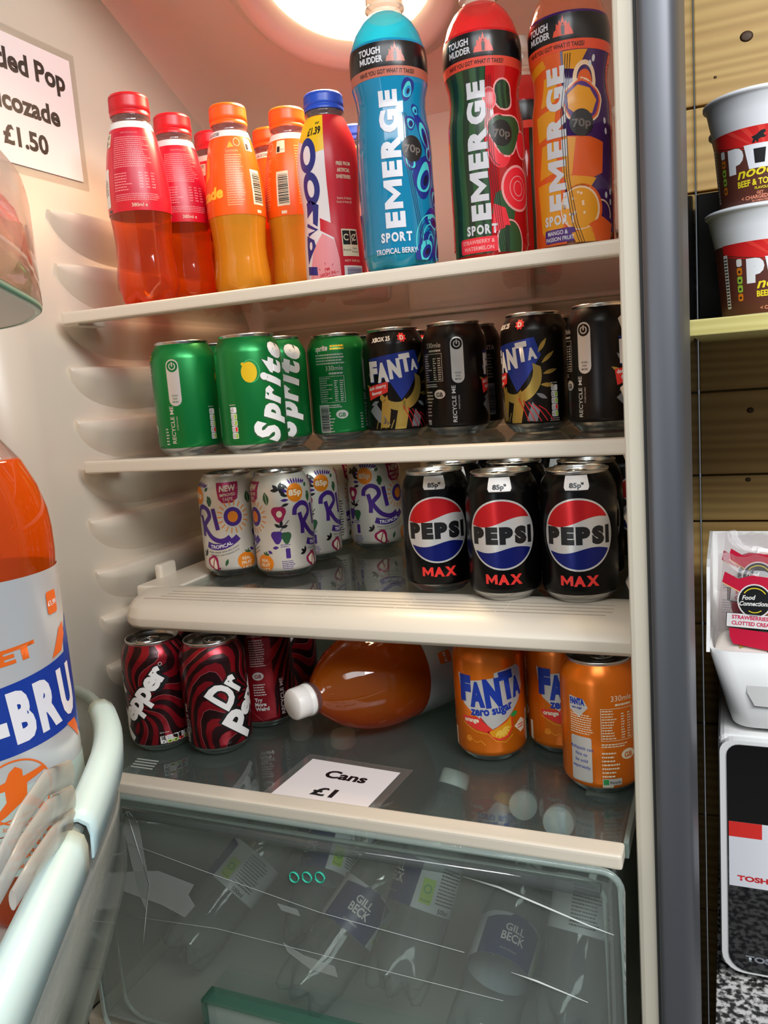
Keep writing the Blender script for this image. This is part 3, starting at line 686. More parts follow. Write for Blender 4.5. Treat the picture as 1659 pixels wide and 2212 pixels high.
A.text('Try', -98, 32, 4, I_silver, 3, 0, .05, al='L'); A.text('More', -98, 27, 4, I_silver, 3, 0, .05, al='L'); A.text('Weird', -98, 22, 4, I_silver, 3, 0, .05, al='L'); A.micro(-98, 38, -84, 52, 5, I_silver, 3)
A.rect(-72, 9, -62, 50, dk, 3); A.text('RECYCLE ME', -65.5, 14, 4.4, I_silver, 4, PI/2, .02, w=40, al='L'); A.text("I'M RECYCLABLE", -62.6, 24, 1.4, I_silver, 4, PI/2, 0, al='L')
A.tf = (math.radians(50), 2, 58, 1.0)
def logo(A, off, m, lay, bold, ex=0):
    ox, oy = off
    A.spell('Dr', -7 + ox, 10 + oy - ex*.3, 28 + ex*.7, 33 + ex, m, lay, 0, bold, .0 if ex else .04, 0, [1.15, 1.1])
    for ch, u, v, h, wd in (('P', -27, -26, 34, 20), ('e', -11.5, -17, 21, 15), ('p', 2.5, -17, 21, 15), ('p', 16.5, -17, 21, 15), ('e', 30.5, -17, 21, 15), ('r', 43, -17, 21, 12.5)): A.text(ch, u+ox, v+oy-ex*.3, h+ex*.7, m, lay, 0, bold, w=wd+ex, shear=.0)
logo(A, (1.8, -1.8), I_black, 3, .09, 3.4); logo(A, (.2, -.2), I_black, 4, .09, 2.8); logo(A, (0, 0), I_white, 5, .045)
A.ring(52, -6, 1.7, .4, I_white, 5, 14); A.tf = None
micros_lights(A, 32, 10, vert=False, s=.95); A.micro(32, 21, 42, 23, 1, I_silver, 1)
swirl_can = can_shape('soda_can', 'x', dr, A)
# ---- orange can
A = Art()
oc = ink('can_orange', '#e87410', .45, .26); fb = ink('fruit_blue', '#1f3fae', .35)
A.poly([(-31, 86), (-19, 83), (-18, 80), (6, 83.5), (6, 88), (14, 90), (30, 92.5), (35, 87), (37, 70), (31, 58), (18, 44), (3, 34), (-10, 45), (-25, 57), (-28, 66)], I_cwhite, 1)
for ch, u, v, h, wd, ro in (('F', -22.5, 62, 22, 12.5, .0), ('A', -10.5, 57.5, 21, 14.5, .03), ('N', 5, 58, 24, 15.5, .10), ('T', 19.5, 64, 24, 14, .12), ('A', 29.5, 64, 17, 11.5, .12)): A.text(ch, u, v, h, fb, 2, ro, .085, w=wd)
A.text('zero sugar', 3, 48.6, 8.2, fb, 2, .14, .045, w=42, arc=-110)
A.poly([(-28, 45), (-8, 46), (0, 36), (2, 30), (-14, 34), (-24, 38)], I_redf, 1); A.text('orange', -17.5, 40.6, 4.2, I_cream, 2, .03, .045, w=15)
A.poly([(-3, 32), (16, 41), (22, 46), (22.5, 34), (17, 25.5), (9, 23), (1, 26)], I_redf, 1)
A.poly([(-1, 32), (16, 40.4), (20.5, 45), (20.8, 34), (15.5, 27), (8, 25), (1, 28)], ink('slice', '#f0a21c', .3), 2)
for k in range(6): a = 1.0 + k*.42; A.poly(leaf(10 + 1.5*math.cos(a+PI), 35 + 1.5*math.sin(a+PI), 8, 3, a+PI), ink('pith', '#f7c64a', .2), 3)
A.poly(leaf(20, 45, 9, 5, .25), I_green, 2); A.stroke([(-27, 39), (-14, 32), (-2, 30), (5, 23), (14, 21), (22, 27)], .6, ink('or_line', '#f6b23c', .3), 2)
A.stroke([(-24, 22), (-18, 24), (-14, 21), (-9, 23), (-5, 19)], .6, ink('or_line', '#f6b23c', .3), 2); A.disc(-21, 24, 3.2, I_orange, 1)
A.poly([(24, 34), (33, 40), (39, 36), (38, 28), (32, 26), (28, 30)], I_cream, 1); A.micro(28, 30, 37, 35, 2, I_redf, 2, .5, 0)
micros_lights(A, 46, 44)
A.poly([(-103.6, 86), (-90, 85), (-86, 78), (-94, 69), (-103.6, 74)], I_cwhite, 1); A.text('FANTA', -95.8, 79.6, 5.4, fb, 2, .05, .07, w=14); A.text('zero sugar', -96, 76, 2.2, fb, 2, .05, .03, w=10)
A.rrect(-103, 12, -84, 52, 2, I_cwhite, 1)
for k, tt in enumerate(('Multipack can.', 'Not to', 'be sold', 'separately.')): A.text(tt, -93.4, 40.6 - k*5.4, 2.9, fb, 2, -.05, .01)
A.micro(-103, 54, -82, 72, 9, I_cream, 1, .4, .15)
info_block(A, -62, I_cream, oc, 84)
A.rect(-76, 11, -60, 17, I_cwhite, 2); A.rect(-75.4, 11.6, -71, 16.4, I_green, 3); A.text('Recycle', -65.4, 12.8, 2.2, I_black, 3, 0, .01, w=9)
A.rect(-43, 11, -39, 30, I_cream, 1)
orange_can = can_shape('soda_can', 'x', oc, A, 7.5)

def place(proto, used, x, y, z, deg, label, group, name='soda_can'):
    rz = face_rz(x, y, deg)
    if not used:
        proto.location = (x, y, z + EYE); proto.rotation_euler = (0, 0, rz); proto['label'] = label; proto['group'] = group; used.append(1); return proto
    return dup(proto, (x, y, z), rz, label, group)
def row(proto, z, group, rows):
    used = []
    for x, y, deg, label in rows: place(proto, used, x, y, z, deg, label, group)
row(green_can, S2 + .0004, 'green cans on the slim-edged shelf', [
    (-.5154, .715, 110, 'green can at the wall end of its row with its scan panel showing'),
    (-.4384, .715, 32, 'green can showing its big white vertical script and yellow lemon dot in full'),
    (-.4490, .788, 12, 'green can behind, its white vertical script half covered by the front script can'),
    (-.3975, .8335, -165, 'green can with the table of small print, touching the black cherry cans'),
    (-.5276, .7932, 40, 'green can mostly hidden in the gap behind the two front green cans'),
    (-.4020, .9120, 10, 'green can hidden behind the small-print green can')])
row(cherry_can, S2 + .0004, 'black cherry cans on the slim-edged shelf', [
    (-.3310, .836, 0, 'black cherry can with full white lettering and red tag beside the green cans'),
    (-.2630, .836, 112, 'black can between two word-mark cans, its 330ml table facing out'),
    (-.2648, .905, -95, 'black can behind, showing a grey barcode between two front cans'),
    (-.1766, .825, -42, 'black can with a golden crescent, nutrition boxes and word mark turned to its side'),
    (-.1075, .800, 78, 'black can cut off by the door frame, its scan panel beside a red tag'),
    (-.1790, .900, 120, 'black can hidden behind the crescent can, only its shoulder showing'),
    (-.3330, .912, 0, 'black can hidden behind the full word-mark cherry can')])
row(tropical_can, S3 + .0004, 'white tropical fruit cans on the framed shelf', [
    (-.5233, .783, -9, 'white fruit can at the wall end with a sun emblem facing out'),
    (-.4556, .784, 90, 'white fruit can with an orange price disc, second from the interior wall'),
    (-.4600, .862, 86, 'white fruit can half hidden behind the second can, price disc peeking over its shoulder'),
    (-.4740, .945, -150, 'white fruit can turned to its barcode side, in the back of the row'),
    (-.4062, .930, 42, 'white fruit can standing alone at the back with the purple word clear'),
    (-.5270, .855, 60, 'white fruit can hidden behind the sun-emblem can, only its lid showing')])
# the can with its word clear stands a little nearer the open middle
row(cola_can, S3 + .0004, 'black cola cans with round emblems', [
    (-.2610, .742, -1.5, 'black cola can in the front row next to the white fruit cans'),
    (-.1897, .7185, -3, 'black cola can in the middle of the front row of three'),
    (-.1222, .7190, -1, 'black cola can in the front row beside the door frame'),
    (-.2640, .810, 4, 'black cola can behind the one next to the fruit cans, price tab half hidden'),
    (-.1970, .800, 8, 'black cola can in the second row, behind the middle one'),
    (-.1250, .789, 8, 'black cola can in the second row behind the one by the door frame'),
    (-.2320, .872, 0, 'black cola can in the third row nearest the white fruit cans'),
    (-.1640, .862, 0, 'black cola can in the third row behind the gap of the middle cans'),
    (-.1000, .8800, 30, 'black cola can in the third row corner by the door frame')])
row(swirl_can, S4 + .0004, 'dark red swirl cans on the lowest shelf', [
    (-.5517, .6605, -62, 'dark red swirl can at the wall with the end of the white script'),
    (-.4855, .6680, 52, 'dark red swirl can with the start of the script and vertical RECYCLE ME words'),
    (-.5450, .7350, 10, 'dark red swirl can behind the front pair, only lid edge and shoulder showing'),
    (-.4720, .7380, 150, 'dark red can behind, its plain small-print side facing the room'),
    (-.4780, .8060, -62, 'dark red swirl can at the back beside the lying bottle cap')])
row(orange_can, S4 + .0004, 'orange cans on the lowest shelf', [
    (-.2120, .720, -2, 'orange can with the whole blue word mark, next to the lying bottle'),
    (-.1500, .751, 12, 'orange can in the middle of the group, word mark half covered by its neighbour'),
    (-.1040, .6845, 132, 'orange can nearest the door frame with a white multipack note and small print'),
    (-.1900, .815, 60, 'orange can hidden at the back behind the two word-mark cans'),
    (-.0995, .8200, 60, 'orange can hidden behind the multipack can')])

# ---------------------------------------------------------------- upright bottles on the top shelf
Z1 = S1 + .0004
pink = clear('neck_plastic', (.95, .80, .76), .95, .12, (.85, .60, .52), .05)
def bottle_parts(t, prof, body_mat, cap_col, cap, seg=56, petals=None, ribs=True, neck=None):
    bm = bm_new(); add_rev(bm, prof, seg, petals=petals, cap1=False); obj('bottle_body', bm, body_mat, t)
    if neck: bm = bm_new(); add_rev(bm, neck[0], 40, cap0=False, cap1=False); obj('neck', bm, neck[1], t)
    bm = bm_new(); r, z0, z1 = cap
    add_rev(bm, [(r*.97, z0), (r*.99, z0+.003), (r*.95, z0+.0035), (r*.95, z0+.0045)], 80, cap0=False, cap1=False)
    add_rev(bm, [(r*.96, z0+.0045), (r, z0+.0055), (r*.985, z0+(z1-z0)*.45), (r*.975, z1-.003)], 96, cap0=False, cap1=False, rib=(96, .025) if ribs else None)
    add_rev(bm, [(r*.975, z1-.003), (r*.955, z1-.001), (r*.90, z1), (.0001, z1+.0002)], 96, cap0=False)
    obj('cap', bm, cap_col, t)
LUC = [(.0180, .0012), (.0250, .0), (.0285, .006), (.0302, .018), (.0300, .028), (.0282, .045), (.0275, .058), (.0285, .075), (.0300, .088), (.0304, .096), (.0302, .108), (.0290, .125), (.0262, .145), (.0225, .162), (.0190, .173)]
SLV = [(r + .0004, z) for r, z in LUC if .088 <= z]
LUCN = [(.0190, .173), (.0176, .178), (.0190, .1795), (.0176, .1815), (.0172, .186)]
lucred = ink('label_red', '#d2122a', .0, .3); lucor = ink('label_orange', '#ee5f12', .0, .3)
def luc_bottle(kind):
    red = kind == 'red'
    t = thing('drink_bottle', 'x', 'bottle')
    bodym = clear('red_liquid', (.98, .36, .06), .9, .12, (.80, .12, .01), .04, transl=.22) if red else clear('orange_liquid', (.9, .38, .03), .9, .55, (.84, .36, .02), .06, transl=.45)
    lm = lucred if red else lucor
    bottle_parts(t, LUC, bodym, mat('cap_red', hexc('#cf1420'), .35, sss=.2) if red else mat('cap_orange', hexc('#f2600c'), .35, sss=.2), (.0196, .180, .200), petals=(6, .22, .016), neck=(LUCN, pink))
    bm = bm_new(); add_rev(bm, SLV, 56, cap0=False, cap1=False); obj('label_sleeve', bm, lm, t)
    A = Art(); W = I_cream; pk = ink('soft_pink', '#f08a8a') if red else ink('soft_orange', '#fbb070')
    A.rect(-96, 166.5, 96, 173, I_white, 1)
    if red:
        A.rect(-23, 100, 26, 163, ink('label_red2', '#c41030', .0, .35), 1)
        A.text('MADE WITH GLUCOSE', -2, 160.6, 1.5, pk, 2); A.micro(-21, 128, 22, 158, 15, pk, 2, .4, .25); A.micro(-21, 106, 0, 124, 7, pk, 2, .4, .4)
        for k in range(3): A.micro(4 + k*6, 108, 8 + k*6, 124, 6, pk, 2, .4, .2)
        A.micro(-21, 97, 24, 104, 4, pk, 2, .4, .2); A.text('380ml e', 2, 91.5, 3.4, W, 2)
        A.rrect(-44, 94, -30, 130, 2, I_white, 2)
        for k, tt in enumerate(('NOT FOR', 'INDIVIDUAL', 'RESALE')): A.text(tt, -34.5 - k*3.6, 112, 2.3, I_black, 3, -PI/2, .03)
        A.rrect(-40, 150, -28, 163, 1, W, 2); A.rect(-39, 151, -35, 157, I_black, 3); A.text('Recycle', -31.6, 153.2, 1.4, I_black, 3); A.micro(-39, 158, -29, 162, 2, I_black, 3)
        A.rect(-36, 89, -29, 91.5, I_black, 2)
    else:
        A.text('GLUCOSE', -26, 168, 3.2, I_black, 2, 0, .03, w=22)
        A.poly([(-40, 120), (-34, 150), (-30, 146), (-28, 128)], ink('flash_yellow', '#f8a51a'), 1)
        A.text('Lucozade', -42, 104, 11, ink('word_yellow', '#f8c93c'), 2, .06, .05, w=62, shear=.15)
        A.ring(9, 160, 4, .5, W, 2); A.text('Lucozade', 2, 150, 3, pk, 2)
        A.poly([(-4, 154), (0, 161), (5, 155)], ink('flash_yellow', '#f8a51a'), 2)
        A.micro(-7, 96, 13, 148, 22, pk, 2, .4, .3)
        A.rrect(20, 152, 32, 165, 1, W, 2); A.rect(21, 153, 25, 159, I_black, 3); A.text('Recycle', 28.4, 155, 1.4, I_black, 3)
        A.barcode(20, 98, 34, 133, I_black, W, 2, True)
        A.rect(24, 90, 30, 93, I_cream, 2); A.text('380ml', 58, 91.5, 3.4, W, 2); A.micro(44, 98, 70, 160, 22, pk, 2, .4, .3)
    wrap_obj('label_print', A, SLV, .0302, t, 3.0, [96, 108, 116, 125, 135, 145, 153, 162], (-94, 88.5, 94, 173))
    return t
lr = luc_bottle('red'); lo_ = luc_bottle('orange')
def putb(proto, used, x, y, deg, label, group, z=Z1):
    rz = face_rz(x, y, deg)
    if not used: proto.location = (x, y, z + EYE); proto.rotation_euler = (0, 0, rz); proto['label'] = label; proto['group'] = group; used.append(1)
    else: dup(proto, (x, y, z), rz, label, group)
u = []
putb(lr, u, -.5389, .7046, -4, 'red-capped glucose drink bottle at the wall end of the top shelf', 'red capped bottles on the top shelf')
putb(lr, u, -.5406, .7761, 12, 'red-capped bottle standing directly behind the one at the wall end', 'red capped bottles on the top shelf')
putb(lr, u, -.5398, .8480, 30, 'red-capped bottle third from the front, mostly hidden behind an orange-capped bottle', 'red capped bottles on the top shelf')
u = []
putb(lo_, u, -.4770, .7848, -2, 'orange-capped bottle in front with a yellow word and barcode on its label', 'orange capped bottles on the top shelf')
putb(lo_, u, -.4318, .8296, -72, 'orange-capped bottle next to the pink milk drink, its barcode facing out', 'orange capped bottles on the top shelf')
putb(lo_, u, -.4810, .8775, 20, 'orange-capped bottle hidden behind, only its cap and neck between the other two', 'orange capped bottles on the top shelf')
# milk drink
YZ = [(.0180, .001), (.0265, 0), (.0300, .005), (.0308, .020), (.0300, .045), (.0283, .068), (.0282, .082), (.0300, .102), (.0312, .118), (.0305, .132), (.0275, .147), (.0225, .160), (.0192, .167)]
YN = [(.0192, .167), (.0185, .170), (.0198, .1715), (.0180, .174)]
t = yaz = thing('drink_bottle', 'x', 'bottle')
bottle_parts(t, YZ, ink('milk_red', '#c8142a', .0, .35), mat('cap_blue', hexc('#1f4fc4'), .35, sss=.2), (.0198, .1735, .190), petals=None, neck=(YN, pink))
A = Art(); nv = ink('milk_navy', '#1d2a7c', .0, .35); mp = ink('milk_pink', '#e9949c', .0, .4); mw = ink('milk_white', '#e6e0e2', .0, .4)
A.poly([(-97, 2), (5, 2), (4, 30), (-2, 60), (-3, 100), (-3, 167), (-97, 167)], mw, 1)
A.poly([(-34, 2), (5, 2), (4, 30), (0, 48), (-12, 55), (-24, 40)], mp, 2)
A.poly([(-14, 58), (0, 50), (6, 42), (2, 62), (-14, 70)], ink('milk_red', '#c8142a', .0, .35), 2)
A.poly([(-45, 167), (-3, 167), (-3, 132), (-12, 130), (-24, 140), (-40, 146)], ink('milk_yellow', '#f3c416'), 2)
A.text('£1.39', -14, 147.5, 7.5, I_black, 3, .06, .04, w=17, shear=.2); A.text('RRP', -10, 157.5, 2.4, I_black, 3, .05, .03)
# word bottom to top: Y A Z O O
A.poly(blob(-22, 129, 10.5, n=28, amp=.0, ry=16.5), nv, 4); A.poly(blob(-22, 129, 4.6, n=24, amp=0, ry=9), mw, 5)
A.poly(blob(-21, 98, 10.5, n=28, amp=.0, ry=15.5), nv, 4); A.poly(blob(-21, 98, 4.4, n=24, amp=0, ry=8), mw, 5)
A.poly([(-31, 86), (-24, 88), (-14, 82), (-17, 62), (-23, 66), (-22, 78), (-32, 72)], nv, 4)
A.stroke([(-33, 66), (-18, 59), (-31, 56)], 3.5, nv, 4); A.poly([(-34, 56), (-22, 50), (-20, 44), (-33, 28)], nv, 4); A.disc(-27, 45, 2.2, mw, 5, 12, ry=4)
A.poly([(-34, 26), (-20, 24), (-20, 16), (-34, 18)], nv, 4)
for k, (tt, wv) in enumerate((('FREE FROM', 15), ('ARTIFICIAL', 14), ('SWEETENERS', 16))): A.text(tt, 15, 117 - k*6, 3.4, I_cream, 3, 0, .03, w=wv)
A.text('Source of calcium', 15, 86, 2.4, I_cream, 3, 0, 0, w=17); A.text('Source of vitamin B2', 15, 82.5, 2.4, I_cream, 3, 0, 0, w=18)
A.rect(8, 32, 27, 58, I_cream, 3); A.rect(9, 43, 17, 56.5, I_black, 4); A.rect(18, 43, 26, 56.5, I_black, 4); A.ring(13, 50, 2.7, 1.0, I_cream, 5, 16, .6, 5.6); A.ring(22, 50, 2.7, 1.0, I_cream, 5, 16, .6, 5.6); A.stroke([(19, 46), (25, 54)], .7, I_cream, 5)
A.text('Recycle', 13, 37, 2.0, I_black, 4); A.text("Don't", 22, 38.6, 1.9, I_black, 4); A.text('Recycle', 22, 35.6, 1.9, I_black, 4); A.text('NOT FOR EU', 18, 26.6, 2.2, I_cream, 3)
A.barcode(8, 2, 30, 23, nv, mw, 3, True)
for k, tt in enumerate(("I'M", 'HIGH IN', 'PROTEIN')): A.text(tt, -9, 19 - k*4.4, 3.2, ink('milk_red', '#c8142a', .0, .35), 3, .15, .03)
for k in range(8): a = 2*PI*k/8 + .2; A.stroke([(-9+9*math.cos(a), 15+10*math.sin(a)), (-9+11*math.cos(a), 15+12.5*math.sin(a))], .6, I_magenta, 3)
wrap_obj('label_print', A, YZ, .031, t, 3.0, [10, 20, 32, 45, 55, 68, 75, 82, 92, 102, 110, 118, 125, 132, 138, 143, 147, 152, 156, 160, 164], (-97, 2, 97, 166.5))
u = []
putb(yaz, u, -.3660, .7836, 0, 'blue-capped pink and red milk drink bottle with a yellow price flash', 'blue capped milk drinks on the top shelf')
putb(yaz, u, -.3838, .8961, 40, 'blue-capped milk drink hidden behind the one with the price flash', 'blue capped milk drinks on the top shelf')
# sport drinks
EM = [(.0200, .0015), (.0270, 0), (.0315, .005), (.0325, .016), (.0322, .040), (.0325, .070), (.0322, .100), (.0318, .118), (.0300, .128), (.0292, .137), (.0298, .146), (.0322, .156), (.0330, .166), (.0330, .178), (.0318, .186), (.0285, .197), (.0235, .206), (.0180, .212), (.0150, .214)]
ES = [(r + .0004, z) for r, z in EM if .008 <= z <= .186]
EN = [(.0150, .214), (.0138, .217), (.0138, .2185), (.0168, .2195), (.0168, .2208), (.0140, .2215), (.0140, .225)]
capm = clear('sports_cap', (.93, .86, .76), .9, .45, (.90, .80, .68), .15)
def emerge(kind):
    P = dict(blue=dict(body=('blue_liquid', (.10, .65, .80), (.03, .52, .72)), sl='#1d9cc8', band='#b5634f', nozzle='#d2283a'),
             red=dict(body=('pinkred_liquid', (.95, .16, .14), (.85, .06, .06)), sl='#d31f26', band='#de4a36', nozzle='#d9d4cc'),
             orange=dict(body=('peach_liquid', (.95, .45, .30), (.80, .30, .16)), sl='#4c2272', band='#e04a2a', nozzle='#d9d4cc'))[kind]
    t = thing('sports_bottle', 'x', 'bottle')
    bodym = clear(P['body'][0], P['body'][1], .9, .32, P['body'][2], .04, transl=.35)
    bm = bm_new(); add_rev(bm, EM, 56, petals=(6, .12, .010), cap1=False); obj('bottle_body', bm, bodym, t)
    bm = bm_new(); add_rev(bm, EN, 40, cap0=False, cap1=False); obj('neck', bm, capm, t)
    bm = bm_new(); add_rev(bm, [(.0152, .2235), (.0156, .2245), (.0156, .236), (.0150, .2385), (.0125, .241), (.0118, .243)], 80, cap0=False, cap1=False, rib=(80, .04)); obj('sports_cap', bm, capm, t)
    bm = bm_new(); add_rev(bm, [(.0100, .2385), (.0095, .246), (.0070, .250), (.0062, .256), (.0001, .2565)], 32, cap0=False); obj('nozzle', bm, mat('nozzle_' + kind, hexc(P['nozzle']), .4), t)
    # translucent printed sleeve
    sl = clear('sleeve_' + kind, tuple(c * .9 for c in hexc(P['sl'])), .9, .55, hexc(P['sl']), .08, transl=.45)
    bm = bm_new(); add_rev(bm, ES, 64, cap0=False, cap1=False); obj('label_sleeve', bm, sl, t)
    A = Art(); bk = ink('sleeve_black', '#131012', 0, .25); bd = ink('band_' + kind, P['band'], 0, .3); wt = ink('sleeve_white', '#cfd0d6', 0, .35)
    A.rect(-104, 164, 104, 184, bk, 2); A.rect(-104, 156.5, 104, 164, bd, 2)
    for s in (0, 104*0 + 100):
        A.text('TOUGH', -17 + s, 174.6, 5.4, wt, 3, .0, .03, w=20); A.spell('MUDDER', -16 + s, 168, 5.0, 21, wt, 3, 0, .031, .06)
        fl = [(-3, 167.5), (13, 167.5), (12, 171), (10.5, 173.5), (10, 177), (8.6, 175), (7.6, 178.5), (6.2, 176.5), (5, 183), (3.8, 177), (2.2, 179.5), (1.6, 175.5), (0, 177), (-.4, 172.5), (-2, 171.5)]
        A.poly([(x + s, y) for x, y in fl], bd, 3); A.disc(5 + s, 176, .9, bk, 4, 10); A.poly([(3.6 + s, 174.8), (6.4 + s, 174.8), (6.2 + s, 168), (3.8 + s, 168)], bk, 4)
        A.text('HAVE YOU GOT WHAT IT TAKES?', -3 + s, 158.6, 3.4, bk, 3, .0, .02, w=49)
    e0 = -11
    A.spell('EMERGE', e0 + 14.5, 91, 15.5, 111, wt, 5, PI/2, .06, .15); A.spell('SPORT', e0 + 7, 24.5, 7.4, 27, wt, 5, 0, .045, .12)
    if kind == 'blue':
        nb = ink('deep_blue', '#1b2a7e', 0, .3); aq = ink('aqua', '#49c3c4', 0, .3); bl = ink('mid_blue', '#1c86c0', 0, .3); mid = ink('dark_navy', '#15163a', 0, .3)
        A.text('TROPICAL BERRY', e0 + 6, 14.5, 4.6, wt, 5, 0, .02, w=37); A.tf = (0, -4, 0, 1.0)
        for (uu, v, r, ry, ro) in ((19, 147, 6, 9, -.3), (26, 131, 4, 5, 0), (19, 120, 5, 6, 0), (34, 112, 7, 17, .45), (38, 98, 5, 9, .1), (16, 92, 6, 12, .3), (30, 78, 11, 19, -.35), (44, 62, 6, 9, 0), (40, 42, 13, 9, -.4), (27, 18, 9, 14, -.5), (46, 20, 8, 16, -.4), (-44, 110, 6, 14, .1), (-46, 78, 7, 18, 0), (-44, 40, 7, 16, .2), (62, 100, 9, 20, 0), (66, 50, 9, 20, 0), (86, 120, 7, 14, 0)):
            A.poly(blob(uu, v, r, 26, 3, .10, uu, ry, ro), nb, 2 if int(uu) % 2 else 1); A.poly(blob(uu, v - ry*.1, r*.68, 24, 3, .08, v, ry*.7, ro), aq, 3); A.poly(blob(uu + r*.06, v - ry*.18, r*.46, 22, 2, .1, 0, ry*.48, ro), bl if int(v) % 2 else nb, 4); A.poly(blob(uu + r*.1, v - ry*.2, r*.24, 16, 2, .1, 0, ry*.26, ro), mid, 5)
        for k in range(5): A.ring(34, 22, 4 + k*3.2, 1.0, nb if k % 2 else aq, 2 + k % 2, 30, .6, 3.4, ry=8+k*4)
        for k in range(3): A.stroke([(13 + k*1.6, 128), (12 + k*1.6, 90), (18 + k*1.6, 50), (22 + k*1.8, 24)], .4, mid, 4)
    if kind == 'red':
        dg = ink('melon_dark', '#14301f', 0, .3); gn = ink('melon_green', '#27502c', 0, .3); pkk = ink('melon_pink', '#f0a4a4', 0, .35); rd = ink('melon_red', '#ea2a3a', 0, .3)
        A.tf = (0, -5, 0, 1.0); A.poly([(-32, 6), (9, 6), (10, 60), (7, 100), (11, 156.5), (-32, 156.5)], dg, 1)
        for k, (xa, xb) in enumerate(((-30, -25), (-18, -11), (-5, 1), (4, 8))): A.poly([(xa, 6), (xb, 6), (xb+1, 50), (xb-1, 100), (xb+2, 156), (xa+2, 156), (xa-1, 100), (xa+1, 50)], gn, 2)
        A.rrect(-20, 9.5, 14, 22, 2, rd, 5); A.text('STRAWBERRY &', -3, 17.0, 3.3, pkk, 6, 0, .02, w=29); A.text('WATERMELON', -3, 11.6, 3.3, pkk, 6, 0, .02, w=27); A.text('NO ADDED B VITAMINS', 10, 7, 3, pkk, 6) if False else None
        A.rrect(17, 122, 36, 148, 9, pkk, 2); A.rrect(18.4, 123.5, 34.6, 146.6, 8, dg, 3); A.poly([(22, 124), (25, 124), (24, 145), (21, 143)], gn, 4); A.poly([(28, 124), (30, 124), (30, 146), (27, 146)], gn, 4)
        A.disc(13, 132, 6, rd, 3, ry=9); A.ring(13, 132, 6, .6, pkk, 4, ry=9)
        A.disc(20, 98, 12, rd, 2, ry=22); A.ring(20, 98, 10, .5, bk, 3, 30, 1.2, 4.6, ry=20); A.disc(44, 96, 8, pkk, 2, ry=12); A.disc(44, 96, 6.6, rd, 3, ry=10.5)
        A.poly(blob(26, 104, 16, ry=17), pkk, 2); A.poly(blob(26, 104, 14.6, ry=15.6), gn, 3)
        A.disc(36, 60, 17, pkk, 3, ry=19); A.disc(36, 60, 15, rd, 4, ry=17); A.ring(36, 60, 9, .7, pkk, 5, ry=10); A.ring(36, 60, 5, .7, pkk, 5, ry=6)
        A.poly([(10, 40), (30, 34), (34, 52), (22, 60), (14, 56)], gn, 2); A.poly([(10, 24), (26, 30), (22, 44), (12, 48)], rd, 4); A.disc(26, 16, 13, pkk, 2, ry=19); A.disc(26, 16, 11.6, gn, 3, ry=17.6); A.poly([(20, 4), (24, 4), (25, 30), (21, 30)], dg, 4)
        for k in range(7): A.ring(52 + (k % 3)*12, 140 - k*20, 5 + k % 2*2, .7, pkk, 3)
        for k in range(4): A.stroke([(10 + k*1.7, 150), (9 + k*1.7, 90), (14 + k*1.7, 30), (17 + k*1.7, 8)], .4, bk, 5)
        for s in (-64,): A.micro(s-12, 10, s+14, 150, 40, bk, 3, .5, .1)
    if kind == 'orange':
        yl = ink('mango_yellow', '#dd941c', 0, .3); og = ink('mango_orange', '#d9571c', 0, .3); pu = ink('mango_purple', '#4b2174', 0, .3); cr = ink('mango_cream', '#e8c9a8', 0, .3)
        A.tf = (0, -8, 0, 1.0); A.rect(-96, 6, 10, 156.5, og, 1)
        A.poly([(-8, 140), (6, 142), (4, 120), (-10, 118)], yl, 2); A.poly([(-16, 112), (5, 116), (2, 96), (-14, 92)], yl, 2); A.poly([(-10, 88), (4, 90), (4, 66), (-14, 62)], yl, 2); A.poly([(-18, 58), (6, 60), (8, 22), (-8, 14), (-14, 20)], yl, 2); A.poly([(-30, 150), (-6, 154), (-4, 148), (-30, 143)], yl, 2)
        A.rrect(-10, 10, 17, 21, 2, pu, 5); A.text('MANGO &', 2, 16.4, 3.4, wt, 6, 0, .02, w=18); A.text('PASSION FRUIT', 3.4, 11.6, 3.2, wt, 6, 0, .02, w=25)
        A.poly([(12, 156), (32, 156), (24, 142), (12, 144)], yl, 2); A.ring(30, 135, 9, 3.4, cr, 2, ry=12); A.disc(30, 134, 6.6, og, 3, ry=8)
        A.poly(blob(27, 118, 17.5, 24, 5, .04), cr, 3); A.poly(blob(27, 118, 16, 24, 5, .04), og, 4); A.poly(blob(26.5, 118, 14.6, 24, 5, .04), pu, 5); A.poly(blob(26, 118, 12.6, 7, 5, .03), yl, 6)
        A.poly([(12, 92), (32, 90), (44, 86), (42, 62), (22, 54), (10, 60)], og, 2); A.poly([(10, 92), (20, 90), (16, 62), (8, 60)], yl, 3); A.poly([(10, 62), (36, 58), (30, 50), (12, 48)], yl, 3)
        A.disc(23, 35, 18, og, 3, ry=19); A.disc(22, 35, 16.4, cr, 4, ry=17.4); A.disc(21.5, 35, 15, yl, 5, ry=16)
        for k in range(8): A.disc(19 + 5*math.cos(k*1.1)*(1 + k % 2*.6), 38 + 6*math.sin(k*1.1)*(1 + k % 2*.6), 1.1, cr, 6, 10)
        A.poly([(28, 22), (40, 28), (52, 22), (48, 8), (34, 6)], og, 6); A.poly([(14, 16), (30, 20), (34, 6), (18, 6)], yl, 6); A.ring(40, 30, 11, 1.2, cr, 2, 20, -.3, 1.6)
        for (x, y) in ((38, 150), (35, 146), (47, 103), (48, 95), (46, 45), (52, 48), (52, 40)): A.disc(x, y, 1.5, wt, 3, 12, ry=2.6)
        for k in range(3): A.stroke([(14 + k*2, 154), (9 + k*1.8, 110), (10 + k*1.8, 60), (15 + k*2, 24), (20 + k*2, 8)], .5, bk, 7)
